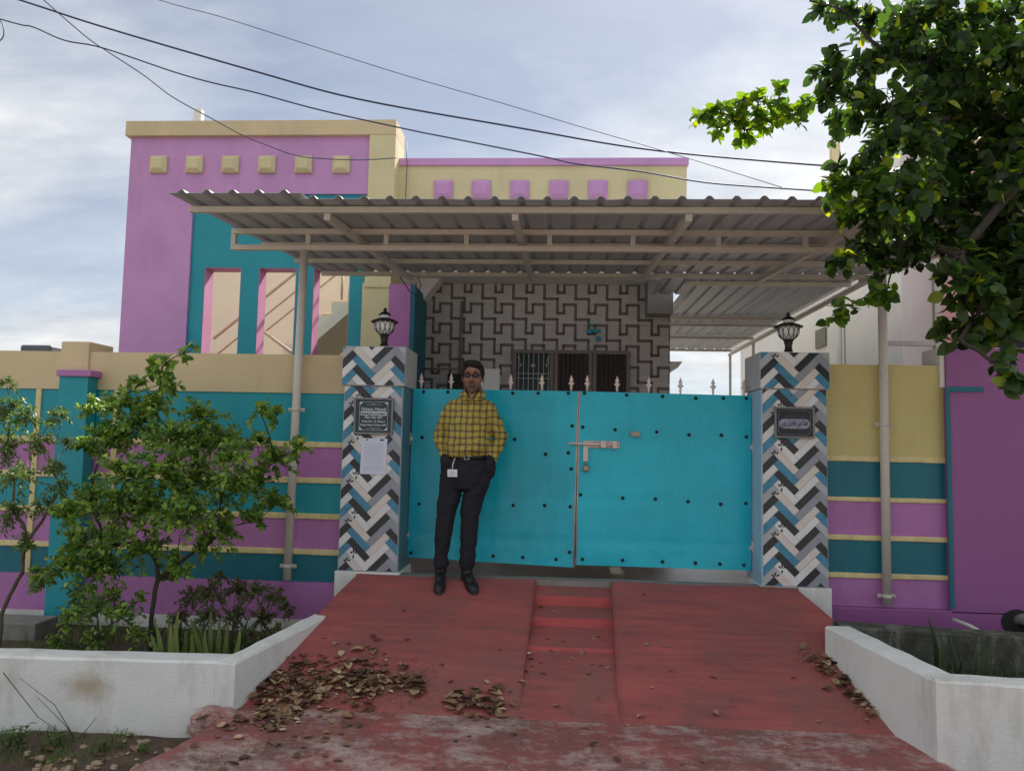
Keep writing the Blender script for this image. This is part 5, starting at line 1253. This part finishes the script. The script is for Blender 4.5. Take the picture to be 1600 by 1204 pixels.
def grow(name, base, clusters, label, cat, LM, bark, lsize, twigs, per, r0, r1, seed, stems=None, inner=None, group=None, tw_r=.0016, droop=.25, nobj=300, up=.25):
    """clusters: (centre, radius). Connects them to the base as a branching skeleton, then puts leafy twigs round each"""
    rnd = random.Random(seed); t = thing(name, base, label, cat, group)
    nodes_ = [Vector(base)] + [Vector(s) for s in (stems or [])]; par_ = [None] + list(range(len(stems or [])))
    dist = [0]
    for i in range(1, len(nodes_)): dist.append(dist[-1] + (nodes_[i] - nodes_[i - 1]).length)
    ns = len(nodes_)
    order = sorted(clusters, key=lambda c: (c[0] - nodes_[-1]).length)
    for c, r in order:
        best = min(range(1 if ns > 1 else 0, len(nodes_)), key=lambda i: (nodes_[i] - c).length * 1.0 + dist[i] * .35)
        nodes_.append(c); par_.append(best); dist.append(dist[best] + (nodes_[best] - c).length)
    kids = [0] * len(nodes_)
    for i in range(len(nodes_) - 1, 0, -1): kids[par_[i]] += kids[i] + 1
    mx = max(kids); rad = [r1 + (r0 - r1) * (k / mx) ** .6 for k in kids]
    tr = MB(); br = MB()
    for i in range(1, len(nodes_)):
        a, b = nodes_[par_[i]], nodes_[i]; L_ = (b - a).length; pts = []
        off = Vector((rnd.uniform(-1, 1), rnd.uniform(-1, 1), rnd.uniform(-.3, 1))) * L_ * .10
        for k in range(6): u = k / 5; pts.append(a.lerp(b, u) + off * math.sin(u * math.pi) + Vector((rnd.uniform(-1, 1), rnd.uniform(-1, 1), rnd.uniform(-1, 1))) * L_ * .012 * (0 < k < 5))
        ra, rb_ = rad[par_[i]], rad[i]
        if par_[i] >= ns: pass
        (tr if i < ns else br).tube(pts, [min(ra, rb_ * 1.6) + (rb_ - min(ra, rb_ * 1.6)) * k / 5 for k in range(6)], 7, cap=False)
    items = []; tb = MB()
    for c, r in clusters:
        nt2 = max(2, int(twigs * (r / .15) ** 1.6))
        for k in range(nt2):
            d = Vector((rnd.gauss(0, 1), rnd.gauss(0, .9), rnd.gauss(up, .9))).normalized(); L_ = r * rnd.uniform(.55, 1.1)
            st = c + d * r * rnd.uniform(0, .3); side = d.orthogonal().normalized(); m_ = max(3, int(per * rnd.uniform(.7, 1.2)))
            pts = [st + d * L_ * u / 3 + Vector((0, 0, -droop * L_ * (u / 3) ** 2)) for u in range(4)]
            tb.tube(pts, [tw_r * 1.4, tw_r, tw_r, tw_r * .6], 3, cap=False)
            for j in range(m_):
                u = (j + .6) / m_; p = pts[0].lerp(pts[3], u); p.z = pts[0].z + (d.z * L_) * u - droop * L_ * u * u
                an = j * 2.4 + rnd.uniform(-.4, .4); ld = (side * math.cos(an) + d.cross(side) * math.sin(an)) + d * .7 + Vector((0, 0, -droop))
                nr = Vector((rnd.gauss(0, .5), rnd.gauss(-.25, .5), rnd.gauss(.7, .5))).normalized()
                items.append((p, ld, nr, lsize * rnd.uniform(.6, 1.2)))
    if tr.v: tr.build('trunk', M[bark], t)
    if br.v: br.build('branches', M[bark], t)
    if tb.v: o = tb.build('twigs', M[bark], t); tag(o, kind='stuff')
    make_leaves(t, LM, items, nobj); return t
LEAF_T = leaf_mesh('leaf', 'leaf_tree', .74, .16, .22); LEAF_S = leaf_mesh('leaf', 'leaf_shrub', .62, .15, .3); LEAF_N = leaf_mesh('leaf', 'leaf_thin', .42, .2, .3); LEAF_H = leaf_mesh('leaf', 'leaf_herb', .55, .2, .3); LEAF_W = leaf_mesh('leaf', 'weed', .36, .5, .3)
rnd = random.Random(11)
def CL(lst, k=1600, jy=.25, rs=1.0):
    out = []
    for e in lst:
        px, py, rp, Y = e[:4]; p = P(px, py, Y + rnd.uniform(-jy, jy)); out.append((p, rp / F * p.y * rs))
    return out
# main citrus-like shrub
c_ = CL([(235, 640, 34, 4.95), (190, 630, 26, 4.9), (265, 600, 16, 5.0), (215, 600, 14, 4.9), (215, 675, 40, 4.9), (170, 690, 36, 4.85), (265, 690, 38, 4.95), (310, 655, 32, 5.0), (300, 700, 36, 4.9), (345, 690, 34, 5.0), (365, 720, 34, 4.9),
         (405, 640, 17, 5.1), (432, 648, 15, 5.1), (400, 690, 20, 5.1), (430, 720, 26, 5.0), (465, 700, 18, 5.1), (395, 755, 34, 4.9), (430, 790, 24, 4.9), (350, 765, 40, 4.85), (300, 760, 40, 4.8), (250, 740, 44, 4.8), (195, 745, 38, 4.8), (140, 790, 36, 4.75),
         (110, 810, 30, 4.7), (185, 800, 42, 4.8), (240, 800, 44, 4.8), (295, 815, 38, 4.8), (340, 830, 28, 4.9), (400, 815, 20, 5.0), (325, 850, 20, 4.8), (120, 850, 28, 4.75), (170, 855, 36, 4.8), (225, 865, 34, 4.8), (100, 890, 30, 4.7), (150, 900, 34, 4.8), (280, 880, 18, 4.8), (265, 905, 14, 4.8), (70, 900, 22, 4.7), (150, 640, 22, 4.9), (130, 700, 22, 4.85)])
c_ = [(p, r * 1.22) for p, r in c_]
base = P(238, 1035, 4.85)
grow('shrub', (base.x, base.y, .07), c_, 'dense bright green shrub with broad leafy crown in left planter', 'shrub', LEAF_S, 'bark2', .041, 25, 14, .015, .002, 21, up=.6, stems=[P(236, 985, 4.85), P(247, 905, 4.85), P(222, 850, 4.85)])
c_ = CL([(262, 600, 9, 5.0), (240, 580, 15, 5.0), (262, 570, 14, 5.0), (290, 553, 9, 5.0), (300, 545, 6, 5.0), (238, 560, 9, 5.0)], jy=.03)
b_ = P(232, 625, 4.97)
# sparse shrub at the far left
c2_ = c_
c_ = CL([(15, 640, 30, 4.75), (45, 650, 26, 4.8), (10, 700, 30, 4.7), (60, 690, 26, 4.8), (30, 745, 30, 4.75), (85, 730, 20, 4.8), (90, 650, 20, 4.8), (20, 800, 26, 4.7), (70, 790, 24, 4.8), (40, 850, 20, 4.7), (95, 760, 18, 4.8), (10, 600, 14, 4.8), (110, 690, 14, 4.8)])
b_ = P(-8, 1010, 4.7)
grow('shrub', (b_.x, b_.y, .07), c_, 'sparse thin leaved shrub leaning in at the left picture edge', 'shrub', LEAF_N, 'bark', .036, 40, 11, .013, .002, 22, stems=[P(2, 960, 4.7), P(35, 895, 4.7)], tw_r=.0012)
c_ = CL([(250, 585, 14, 5.0), (262, 565, 12, 5.0), (236, 570, 12, 5.0), (288, 552, 9, 5.0), (300, 545, 6, 5.0)], jy=.03)
b2_ = P(225, 660, 4.9)
grow('shrub_shoot', b2_, c_, 'tall dark leafy shoot sticking up from the top of the green shrub', 'shoot', LEAF_S, 'bark2', .058, 30, 7, .005, .002, 23)
# tangled low twiggy plant and reddish herb
c_ = CL([(110, 965, 26, 4.9), (150, 950, 28, 4.95), (190, 965, 26, 4.9), (215, 990, 20, 4.9), (90, 1000, 18, 4.8), (150, 995, 24, 4.85), (180, 930, 24, 5.0), (120, 925, 20, 5.0), (215, 940, 18, 5.0)])
b_ = P(160, 1035, 4.9)
grow('twiggy_bush', (b_.x, b_.y, .07), c_, 'tangled low twiggy bush behind the planter front wall, left of trunk', 'bush', LEAF_S, 'bark2', .040, 34, 6, .009, .0025, 24, tw_r=.002)
c_ = CL([(300, 930, 24, 5.2), (335, 925, 26, 5.25), (370, 920, 24, 5.3), (400, 925, 22, 5.3), (430, 930, 18, 5.35), (320, 965, 24, 5.1), (365, 965, 26, 5.2), (410, 965, 22, 5.3), (450, 950, 14, 5.35), (385, 995, 20, 5.1), (280, 965, 18, 5.1), (430, 985, 14, 5.2), (345, 900, 12, 5.2)])
b_ = P(360, 1030, 5.15)
grow('herb_bush', (b_.x, b_.y, .07), c_, 'dusty reddish green herb growing against purple wall base in left planter', 'bush', LEAF_H, 'bark', .024, 60, 14, .006, .0018, 25, tw_r=.0012)
# sword leaved clump
def blades(name, lst, label, m, Y, zb, wd=.030):
    b0 = P(lst[0][0], lst[0][1], Y); t = thing(name, (b0.x, Y, zb), label, 'plant'); r_ = random.Random(len(lst))
    for (px, py, tx, ty) in lst:
        kk = r_.uniform(-2.2, 2.2); yy = Y + r_.uniform(-.08, .08); a, b = P(px, py, yy), P(tx, ty, yy + r_.uniform(-.05, .05)); a.z = min(a.z, zb + .02); n_ = 8; v = []; f = []
        for i in range(n_ + 1):
            u = i / n_; p = a.lerp(b, u) + Vector((math.sin(u * 3) * .012 * kk, 0, 0)); w_ = wd * (.75 + .5 * math.sin(math.pi * min(1, u * 1.1 + .15))) * (1 - u ** 5) * .5 + .001
            an = r_.uniform(-.05, .05) + u * .5; dx = Vector((math.cos(an), math.sin(an), 0)) * w_
            v += [p - dx + Vector((0, -.005, 0)), p + Vector((0, .003, 0)), p + dx + Vector((0, -.005, 0))]
        for i in range(n_): k = i * 3; f += [(k, k + 1, k + 4, k + 3), (k + 1, k + 2, k + 5, k + 4)]
        o = MB().add(v, f, 0, True).build('blade', M[m], t); s = o.modifiers.new('s', 'SOLIDIFY'); s.thickness = .003
blades('sword_plant', [(250, 1025, 241, 968), (262, 1028, 264, 958), (270, 1028, 268, 975), (284, 1028, 280, 955), (292, 1028, 305, 965), (276, 1028, 290, 985), (318, 1028, 298, 966), (326, 1028, 330, 955), (338, 1028, 343, 968), (350, 1028, 356, 975), (334, 1028, 322, 985), (360, 1028, 375, 985), (300, 1028, 300, 990), (246, 1028, 236, 990), (309, 1028, 314, 980)], 'pale green sword leaved plant clump in left planter beside trunk', 'blade', 4.62, .09, .024)
r9 = random.Random(9); lst9 = []
for i in range(18):
    bx = r9.uniform(240, 378); lst9.append((bx, 1030, bx + r9.gauss(0, 22), r9.uniform(962, 1005)))
blades('sword_plant', lst9, 'wild darker blades growing between the pale sword leaves in left planter', 'blade_dark', 4.8, .09, .018)
blades('sword_plant', [(1465, 1055, 1450, 965), (1475, 1055, 1470, 1000)], 'single dark sword leaf plant in right planter', 'blade_dark', 4.35, .12, .04)
blades('sword_plant', [(1508, 1055, 1484, 993), (1512, 1055, 1528, 1005), (1540, 1058, 1535, 985), (1536, 1058, 1545, 1010), (1508, 1058, 1504, 1025)], 'dark sword leaved clump in right planter under the drain spout', 'blade_dark', 4.3, .12, .035)
# ------------------------------------------------------------------ big tree at the right
tc_ = [(1290, 8, 24, 4.5), (1325, 22, 20, 4.5), (1265, 2, 14, 4.5), (1370, 40, 34, 4.7), (1430, 30, 46, 4.6), (1500, 20, 50, 4.5), (1570, 20, 50, 4.4), (1390, 90, 36, 4.7), (1340, 110, 30, 4.7), (1300, 110, 30, 4.6), (1290, 140, 22, 4.6), (1450, 100, 52, 4.5), (1520, 100, 55, 4.5), (1590, 100, 55, 4.3),
       (1340, 160, 34, 4.6), (1385, 170, 40, 4.5), (1320, 195, 26, 4.6), (1440, 180, 50, 4.3), (1500, 180, 55, 4.6), (1570, 190, 60, 4.4), (1370, 220, 34, 4.5), (1420, 240, 42, 4.3), (1480, 250, 50, 4.5), (1550, 260, 55, 4.5), (1600, 280, 55, 4.4),
       (1320, 270, 24, 4.4), (1350, 290, 34, 4.3), (1310, 300, 22, 4.3), (1400, 300, 40, 4.2), (1450, 320, 44, 4.4), (1510, 330, 48, 4.5), (1580, 340, 52, 4.4), (1380, 345, 32, 4.3), (1340, 345, 22, 4.4), (1320, 390, 24, 4.6), (1360, 395, 30, 4.6), (1410, 380, 34, 4.5), (1460, 385, 30, 4.5), (1500, 400, 30, 4.3), (1550, 400, 44, 4.4), (1600, 410, 50, 4.3),
       (1390, 425, 18, 4.5), (1520, 450, 40, 4.3), (1570, 460, 44, 4.3), (1480, 430, 20, 4.3), (1530, 490, 30, 4.3), (1590, 500, 40, 4.2), (1490, 505, 16, 4.2), (1475, 520, 14, 4.2), (1500, 530, 16, 4.2), (1560, 520, 24, 4.3),
       (1555, 565, 14, 4.0), (1590, 580, 18, 3.9), (1560, 605, 9, 4.0), (1650, 200, 80, 4.4), (1650, 400, 80, 4.4), (1650, 60, 80, 4.5),
       (1420, 60, 40, 5.2), (1500, 60, 60, 5.3), (1460, 150, 50, 5.3), (1540, 160, 60, 5.3), (1400, 200, 40, 5.2), (1480, 220, 50, 5.2), (1560, 300, 60, 5.2), (1470, 290, 44, 5.1), (1540, 380, 50, 5.2)]
tb_ = (4.15, 4.9, .05)
grow('tree', tb_, CL(tc_, jy=.3, rs=1.12), 'large dark green broad leaved tree hanging over canopy at top right', 'tree', LEAF_T, 'bark2', .078, 12, 10, .05, .004, 31, stems=[(4.1, 4.85, 1.2), (3.9, 4.75, 2.2), (3.5, 4.65, 3.0)], tw_r=.0022, droop=.3)
c_ = CL([(1092, 183, 13, 4.4), (1110, 172, 14, 4.4), (1128, 178, 20, 4.4), (1120, 200, 14, 4.4), (1150, 190, 24, 4.4), (1165, 205, 18, 4.4), (1185, 160, 22, 4.4), (1160, 155, 18, 4.4), (1190, 190, 20, 4.4), (1215, 170, 22, 4.45), (1240, 180, 18, 4.45), (1262, 165, 16, 4.5), (1215, 140, 12, 4.45)], jy=.04)
lf = leaf_mesh('leaf', 'leaf_branch', .8, .16, .2)
grow('tree_branch', P(1345, 150, 4.6), c_, 'slim leafy branch reaching left from the tree against the sky', 'branch', lf, 'bark2', .064, 28, 5, .007, .004, 32, tw_r=.0018, droop=.3)
c_ = CL([(1350, 465, 8, 4.3), (1330, 478, 9, 4.3), (1312, 482, 10, 4.3), (1300, 492, 12, 4.3), (1368, 450, 12, 4.3), (1385, 455, 12, 4.3)], jy=.02)
c2_ = CL([(1300, 290, 22, 4.15), (1330, 275, 22, 4.15), (1365, 285, 24, 4.1), (1395, 270, 22, 4.1), (1420, 300, 24, 4.1), (1450, 285, 22, 4.1), (1340, 310, 20, 4.1), (1385, 320, 20, 4.1), (1320, 330, 12, 4.1), (1400, 345, 14, 4.05)], jy=.04)
grow('tree_branch', P(1480, 300, 4.3), c2_, 'bright yellow green leafy branch drooping across the canopy corner', 'branch', lf, 'bark2', .066, 16, 6, .009, .003, 34, tw_r=.0018, droop=.4)
grow('tree_branch', P(1395, 420, 4.4), c_, 'thin drooping sprig of leaves hanging above the right pillar lamp', 'branch', lf, 'bark2', .07, 34, 4, .005, .002, 33, tw_r=.0014, droop=.4)

# ------------------------------------------------------------------ fallen leaves
def drymesh(seed, m):
    r_ = random.Random(seed); v = []; f = []; n_ = 4; cu = r_.uniform(-.6, .7); tw = r_.uniform(-.6, .6); fo = r_.uniform(.2, 1.1)
    for i in range(n_ + 1):
        t = i / n_; hw = (.36 * math.sin(math.pi * min(1, t * .94 + .03)) ** .7) * r_.uniform(.8, 1.15); z = cu * (t - .5) ** 2 - .1 * cu; a = tw * (t - .5)
        for s in (-1, 0, 1): v.append((s * hw * math.cos(a), t - .5, z + abs(s) * hw * fo * .5 + s * hw * math.sin(a)))
    for i in range(n_): a = i * 3; f += [(a, a + 1, a + 4, a + 3), (a + 1, a + 2, a + 5, a + 4)]
    lo = min(q[2] for q in v); v = [(a, b, c - lo + .02) for a, b, c in v]
    me = bpy.data.meshes.new('dry_leaf'); me.from_pydata(v, [], f); me.materials.append(M[m]); me.polygons.foreach_set('use_smooth', [True] * len(f)); me.update(); return me
DM = [drymesh(i, 'dry' if i % 3 == 0 else 'dry2') for i in range(12)]
rnd = random.Random(77)
def surf(x, y):
    if y < BY + .02: return BZ - .035 * (BY - y) + nz(x, y, 1.3, .006) + nz(x, y, 7, .002)
    if sxl1 < x < sxr1 and y > 4.6:
        for (a, z0), (b, z1) in zip(prof[1:], prof[2:]):
            if b <= y <= a and a - b > .02: return z0 + (z1 - z0) * (a - y) / (a - b)
    return rampz(y) + nz(x, y, 1.4, .006) + .014
def hit(px, py):
    q = on_ramp(px, py)
    if q.y < BY: q = G(px, py, -.005)
    return q.x, q.y
def loose(px, py, size, label, group, cat='dry leaf', lift=0):
    x, y = hit(px, py); me = rnd.choice(DM); o = bpy.data.objects.new('dry_leaf', me); C.objects.link(o)
    o.location = (x, y, surf(x, y) + lift); o.scale = (size,) * 3; o.rotation_euler = (rnd.gauss(0, .22), rnd.gauss(0, .22), rnd.uniform(0, 6.28)); return tag(o, label, cat, group)
litter = []
def heap(px0, px1, fy, ry, n, k=1.0):
    """n leaves spread along a curve fy(px) with vertical spread ry"""
    for i in range(n):
        px = rnd.uniform(px0, px1); py = fy(px) + rnd.gauss(0, ry); litter.append((px, py, .068 * rnd.choice((.5, .7, .85, 1, 1.3)) * rnd.uniform(.7, 1.15) * k, rnd.uniform(0, .01)))
heap(400, 590, lambda x: 1085 + (x - 400) * -.12, 24, 260); heap(540, 665, lambda x: 1070, 9, 90); heap(420, 640, lambda x: 1062, 20, 80)
heap(700, 800, lambda x: 1100 - abs(x - 750) * .05, 10, 70, 1.1); heap(400, 470, lambda x: 1115, 14, 90)
lab = {'a': 'dry brown leaf in the heap between left planter and ramp foot', 'b': 'dry leaf in the small heap at the middle of ramp foot', 'c': 'dry leaf in the row along the right planter wall', 'd': 'fallen dry leaf lying in the recessed ramp steps', 'e': 'fallen dry leaf scattered on the worn red driveway', 'f': 'stray dry leaf lying on the red ramp slope'}
grp = {'a': 'dry leaves heaped beside the left planter', 'b': 'dry leaves heaped at the ramp foot', 'c': 'dry leaves along the right planter', 'd': 'dry leaves in the ramp steps', 'e': 'dry leaves scattered on the driveway', 'f': 'stray dry leaves on the ramp'}
rnd.shuffle(litter)
mid = [q for q in litter if q[0] > 690]; lef = [q for q in litter if q[0] <= 690]
for px, py, s, l in lef[:70]: loose(px, py, s, lab['a'], grp['a'], lift=l * .6)
for px, py, s, l in mid[:30]: loose(px, py, s, lab['b'], grp['b'], lift=l * .5)
rest = lef[70:] + mid[30:]
V = []; Fc = []
for px, py, s, l in rest:
    x, y = hit(px, py); me = rnd.choice(DM); k = len(V); rot = Matrix.Rotation(rnd.uniform(0, 6.28), 3, 'Z') @ Matrix.Rotation(rnd.gauss(0, .22), 3, 'X'); c = Vector((x, y, surf(x, y) + l * .5 - .004))
    V += [tuple(c + rot @ (v.co * s)) for v in me.vertices]; Fc += [[i + k for i in p.vertices] for p in me.polygons]
me = bpy.data.meshes.new('leaf_litter'); me.from_pydata(V, [], Fc); me.materials.append(M['dry2']); me.materials.append(M['dry']); 
for i, p in enumerate(me.polygons): p.material_index = (i // 8) % 3 == 0
o = bpy.data.objects.new('leaf_litter', me); C.objects.link(o); tag(o, 'brown leaf litter piled along the ramp foot by left planter', 'leaf litter', None, 'stuff')
for i in range(62):
    t = rnd.random() ** .8; px = 1255 + t * 120 + rnd.gauss(0, 9); py = 1022 + t * 92 + rnd.gauss(0, 9); loose(px, py, .06 * rnd.uniform(.6, 1.3), lab['c'], grp['c'], lift=rnd.uniform(0, .01))
for px, py in ((845, 935), (866, 945), (855, 990), (880, 995), (935, 985), (942, 992), (928, 988), (862, 1010), (910, 1013), (895, 1022), (828, 1014), (830, 1024), (832, 1036), (845, 1030), (925, 1033), (938, 1035), (948, 1038), (850, 1048), (822, 1045)): loose(px, py, .036 * rnd.uniform(.7, 1.3), lab['d'], grp['d'])
for i in range(38):
    px = 330 + 970 * rnd.random() ** 1.6; py = rnd.uniform(1115, 1200); loose(px, py, .042 * rnd.uniform(.4, 1.3), lab['e'], grp['e'])
for px, py in ((600, 905 + 120), (690, 1042), (705, 1068), (760, 1068), (815, 1068), (640, 1100), (1000, 1048), (1048, 1052), (1018, 1078), (1010, 1010), (1042, 1012), (870, 1105), (935, 1095), (920, 1050), (1005, 931), (630, 957), (780, 1018), (505, 1000), (500, 1028), (1115, 1062), (1240, 1062), (1100, 1190), (1280, 1130)): loose(px, py, .034 * rnd.uniform(.7, 1.4), lab['f'], grp['f'])
for i in range(34):
    px = rnd.uniform(300, 520); py = 1118 + abs(rnd.gauss(0, 34)); loose(px, py, .06 * rnd.uniform(.4, 1.2), lab['e'], grp['e'])
for i in range(22):
    px = rnd.uniform(0, 260); py = rnd.uniform(1165, 1204); q = G(px, py, -.12); o = bpy.data.objects.new('dry_leaf', rnd.choice(DM)); C.objects.link(o)
    o.location = (q.x, q.y, -.125); o.scale = (.05 * rnd.uniform(.5, 1.2),) * 3; o.rotation_euler = (rnd.gauss(0, .3), rnd.gauss(0, .3), rnd.uniform(0, 6.28)); tag(o, 'dry leaf among the stones below the left planter', 'dry leaf', 'dry leaves on the soil below the left planter')
V = []; Fc = []
for i in range(3600):
    px = 300 + 1120 * rnd.random() ** 1.5; py = rnd.uniform(1095, 1204) if rnd.random() < .8 else rnd.uniform(960, 1100)
    if i > 1700: px = rnd.uniform(400, 680); py = 1088 - (px - 400) * .09 + rnd.gauss(0, 22)
    if i > 3000: t = rnd.random(); px = 1250 + t * 125 + rnd.gauss(0, 10); py = 1020 + t * 94 + rnd.gauss(0, 8)
    elif py < 1100 and px < 440: continue
    x, y = hit(px, py); z = surf(x, y); s_ = rnd.uniform(.002, .007); k = len(V); a = rnd.uniform(0, 6.28)
    for q in range(4): V.append((x + s_ * math.cos(a + q * 1.57) * (1, .6)[q % 2], y + s_ * math.sin(a + q * 1.57), z + .002 + (q % 2) * s_ * .5))
    V.append((x, y, z + s_ * .9)); Fc += [[k, k + 1, k + 4], [k + 1, k + 2, k + 4], [k + 2, k + 3, k + 4], [k + 3, k, k + 4]]
me = bpy.data.meshes.new('debris'); me.from_pydata(V, [], Fc); me.materials.append(M['dry2']); o = bpy.data.objects.new('debris', me); C.objects.link(o); tag(o, 'fine crumbs and leaf fragments strewn over the red concrete', 'debris', None, 'stuff')
# stones and leaves on the soil at bottom left
stone = mat('pale_stone_chip', (160, 142, 118), .85, .3, .6, 20)
for i in range(40):
    px = rnd.uniform(20, 265); py = rnd.uniform(1165, 1215) if px < 190 else rnd.uniform(1140, 1200); q = G(px, py, -.13)
    s = rnd.uniform(.008, .024); m_ = MB().ell((q.x, q.y, -.125), (s * rnd.uniform(.8, 1.4), s, s * .6), Matrix.Rotation(rnd.uniform(0, 3), 3, 'Z'), n=8)
    c = Vector((q.x, q.y, -.125)); m_.v = [tuple(Vector(a) + (Vector(a) - c) * .6 * noise.noise(Vector(a) * 70)) for a in m_.v]; m_.smooth = [False] * len(m_.f)
    tag(m_.build('stone_chip', stone), 'small pale stone on the soil below left planter', 'stone', 'small stones on the soil below the left planter')
# weeds at the wall feet
def weed(px, py, z, h, n_, label, size, seed, group=None):
    r_ = random.Random(seed); b = G(px, py, z); t = thing('weed', b, label, 'weed', group); its = []; st_ = MB()
    for k in range(n_):
        d = Vector((r_.gauss(0, .35), r_.gauss(0, .3), 1)).normalized(); L_ = h * r_.uniform(.6, 1); o0 = b + Vector((r_.uniform(-.05, .05), r_.uniform(-.03, .03), 0))
        st_.tube([o0, o0 + d * L_ * .5, o0 + d * L_], [.003, .002, .001], 5, cap=False)
        for j in range(9):
            u = .2 + .8 * j / 8; an = j * 2.4; its.append((o0 + d * L_ * u, Vector((math.cos(an), math.sin(an), .5)), Vector((0, 0, 1)), size * r_.uniform(.6, 1.1)))
    st_.build('stems', M['weed'], t); make_leaves(t, LEAF_W, its, 60)
weed(18, 1170, -.13, .13, 8, 'leafy green weed clump at bottom left picture corner', .05, 1); weed(228, 1175, -.13, .09, 2, 'small bright green seedling by left planter foot near the driveway', .045, 2)
weed(85, 1165, -.13, .09, 6, 'low green weed at left planter foot below the stain', .035, 3); weed(170, 1172, -.13, .06, 5, 'small weed tuft between the stones under left planter', .03, 4)
weed(1495, 1190, -.1, .10, 5, 'short weed at the foot of right planter near its corner', .035, 5); weed(1540, 1196, -.1, .13, 7, 'taller weed at the right planter foot at lower right', .04, 6); weed(1595, 1190, -.1, .22, 9, 'tall leafy weed at bottom right picture corner', .05, 7)
def grass(x0, x1, y0, y1, z, n_, label, seed, h=.07):
    r_ = random.Random(seed); v = []; f = []
    for i in range(n_):
        x, y = r_.uniform(x0, x1), r_.uniform(y0, y1)
        if noise.noise(Vector((x * 3, y * 5, seed))) < -.05: continue
        H_ = h * r_.uniform(.4, 1.2); a = r_.uniform(0, 6.28); d = Vector((math.cos(a), math.sin(a), 0)); w_ = Vector((-d.y, d.x, 0)) * .0022; p = Vector((x, y, z)); k = len(v)
        v += [p - w_, p + w_, p + d * H_ * .25 + Vector((0, 0, H_ * .6)) + w_ * .7, p + d * H_ * .25 + Vector((0, 0, H_ * .6)) - w_ * .7, p + d * H_ * .7 + Vector((0, 0, H_))]
        f += [(k, k + 1, k + 2, k + 3), (k + 3, k + 2, k + 4)]
    o = MB().add(v, f).build('grass', M['weed']); tag(o, label, 'grass', None, 'stuff')
grass(-3.4, -2.25, 3.75, 4.36, -.14, 1500, 'short grass and weeds along the foot of the left planter', 4, .06)
a_ = G(1470, 1200, -.1); grass(a_.x, 3.4, 3.3, 3.7, -.12, 900, 'short grass along the foot of the right planter', 5, .07)
grass(RC.x + .12, RC.x + 1.6, RC.y + .2, RBk.y - .02, .20, 1500, 'dark moss and small weeds covering the soil of the right planter', 8, .05)
grass(LC.x - 1.9, LC.x - .3, LC.y + .25, 5.6, .07, 2600, 'dark undergrowth on the soil of the left planter', 6, .12)
# dry grass stalks at the left
for i, (pts, lb) in enumerate((([(5, 1050), (60, 1120), (105, 1150)], 'dry thin grass stalk leaning over left planter wall, leftmost'), ([(122, 1160), (85, 1100), (30, 1058)], 'long dry grass stalk crossing the white planter wall'), ([(128, 1165), (100, 1130), (58, 1088)], 'bent dry grass stalk under the brown stain'), ([(118, 1158), (135, 1140), (150, 1120)], 'short dry grass stalk below the brown stain'))):
    o = MB().tube([P(x, y, LC.y - .12) for x, y in pts], [.003, .002, .0012], 5).build('grass_stalk', M['bark']); tag(o, lb, 'stalk')
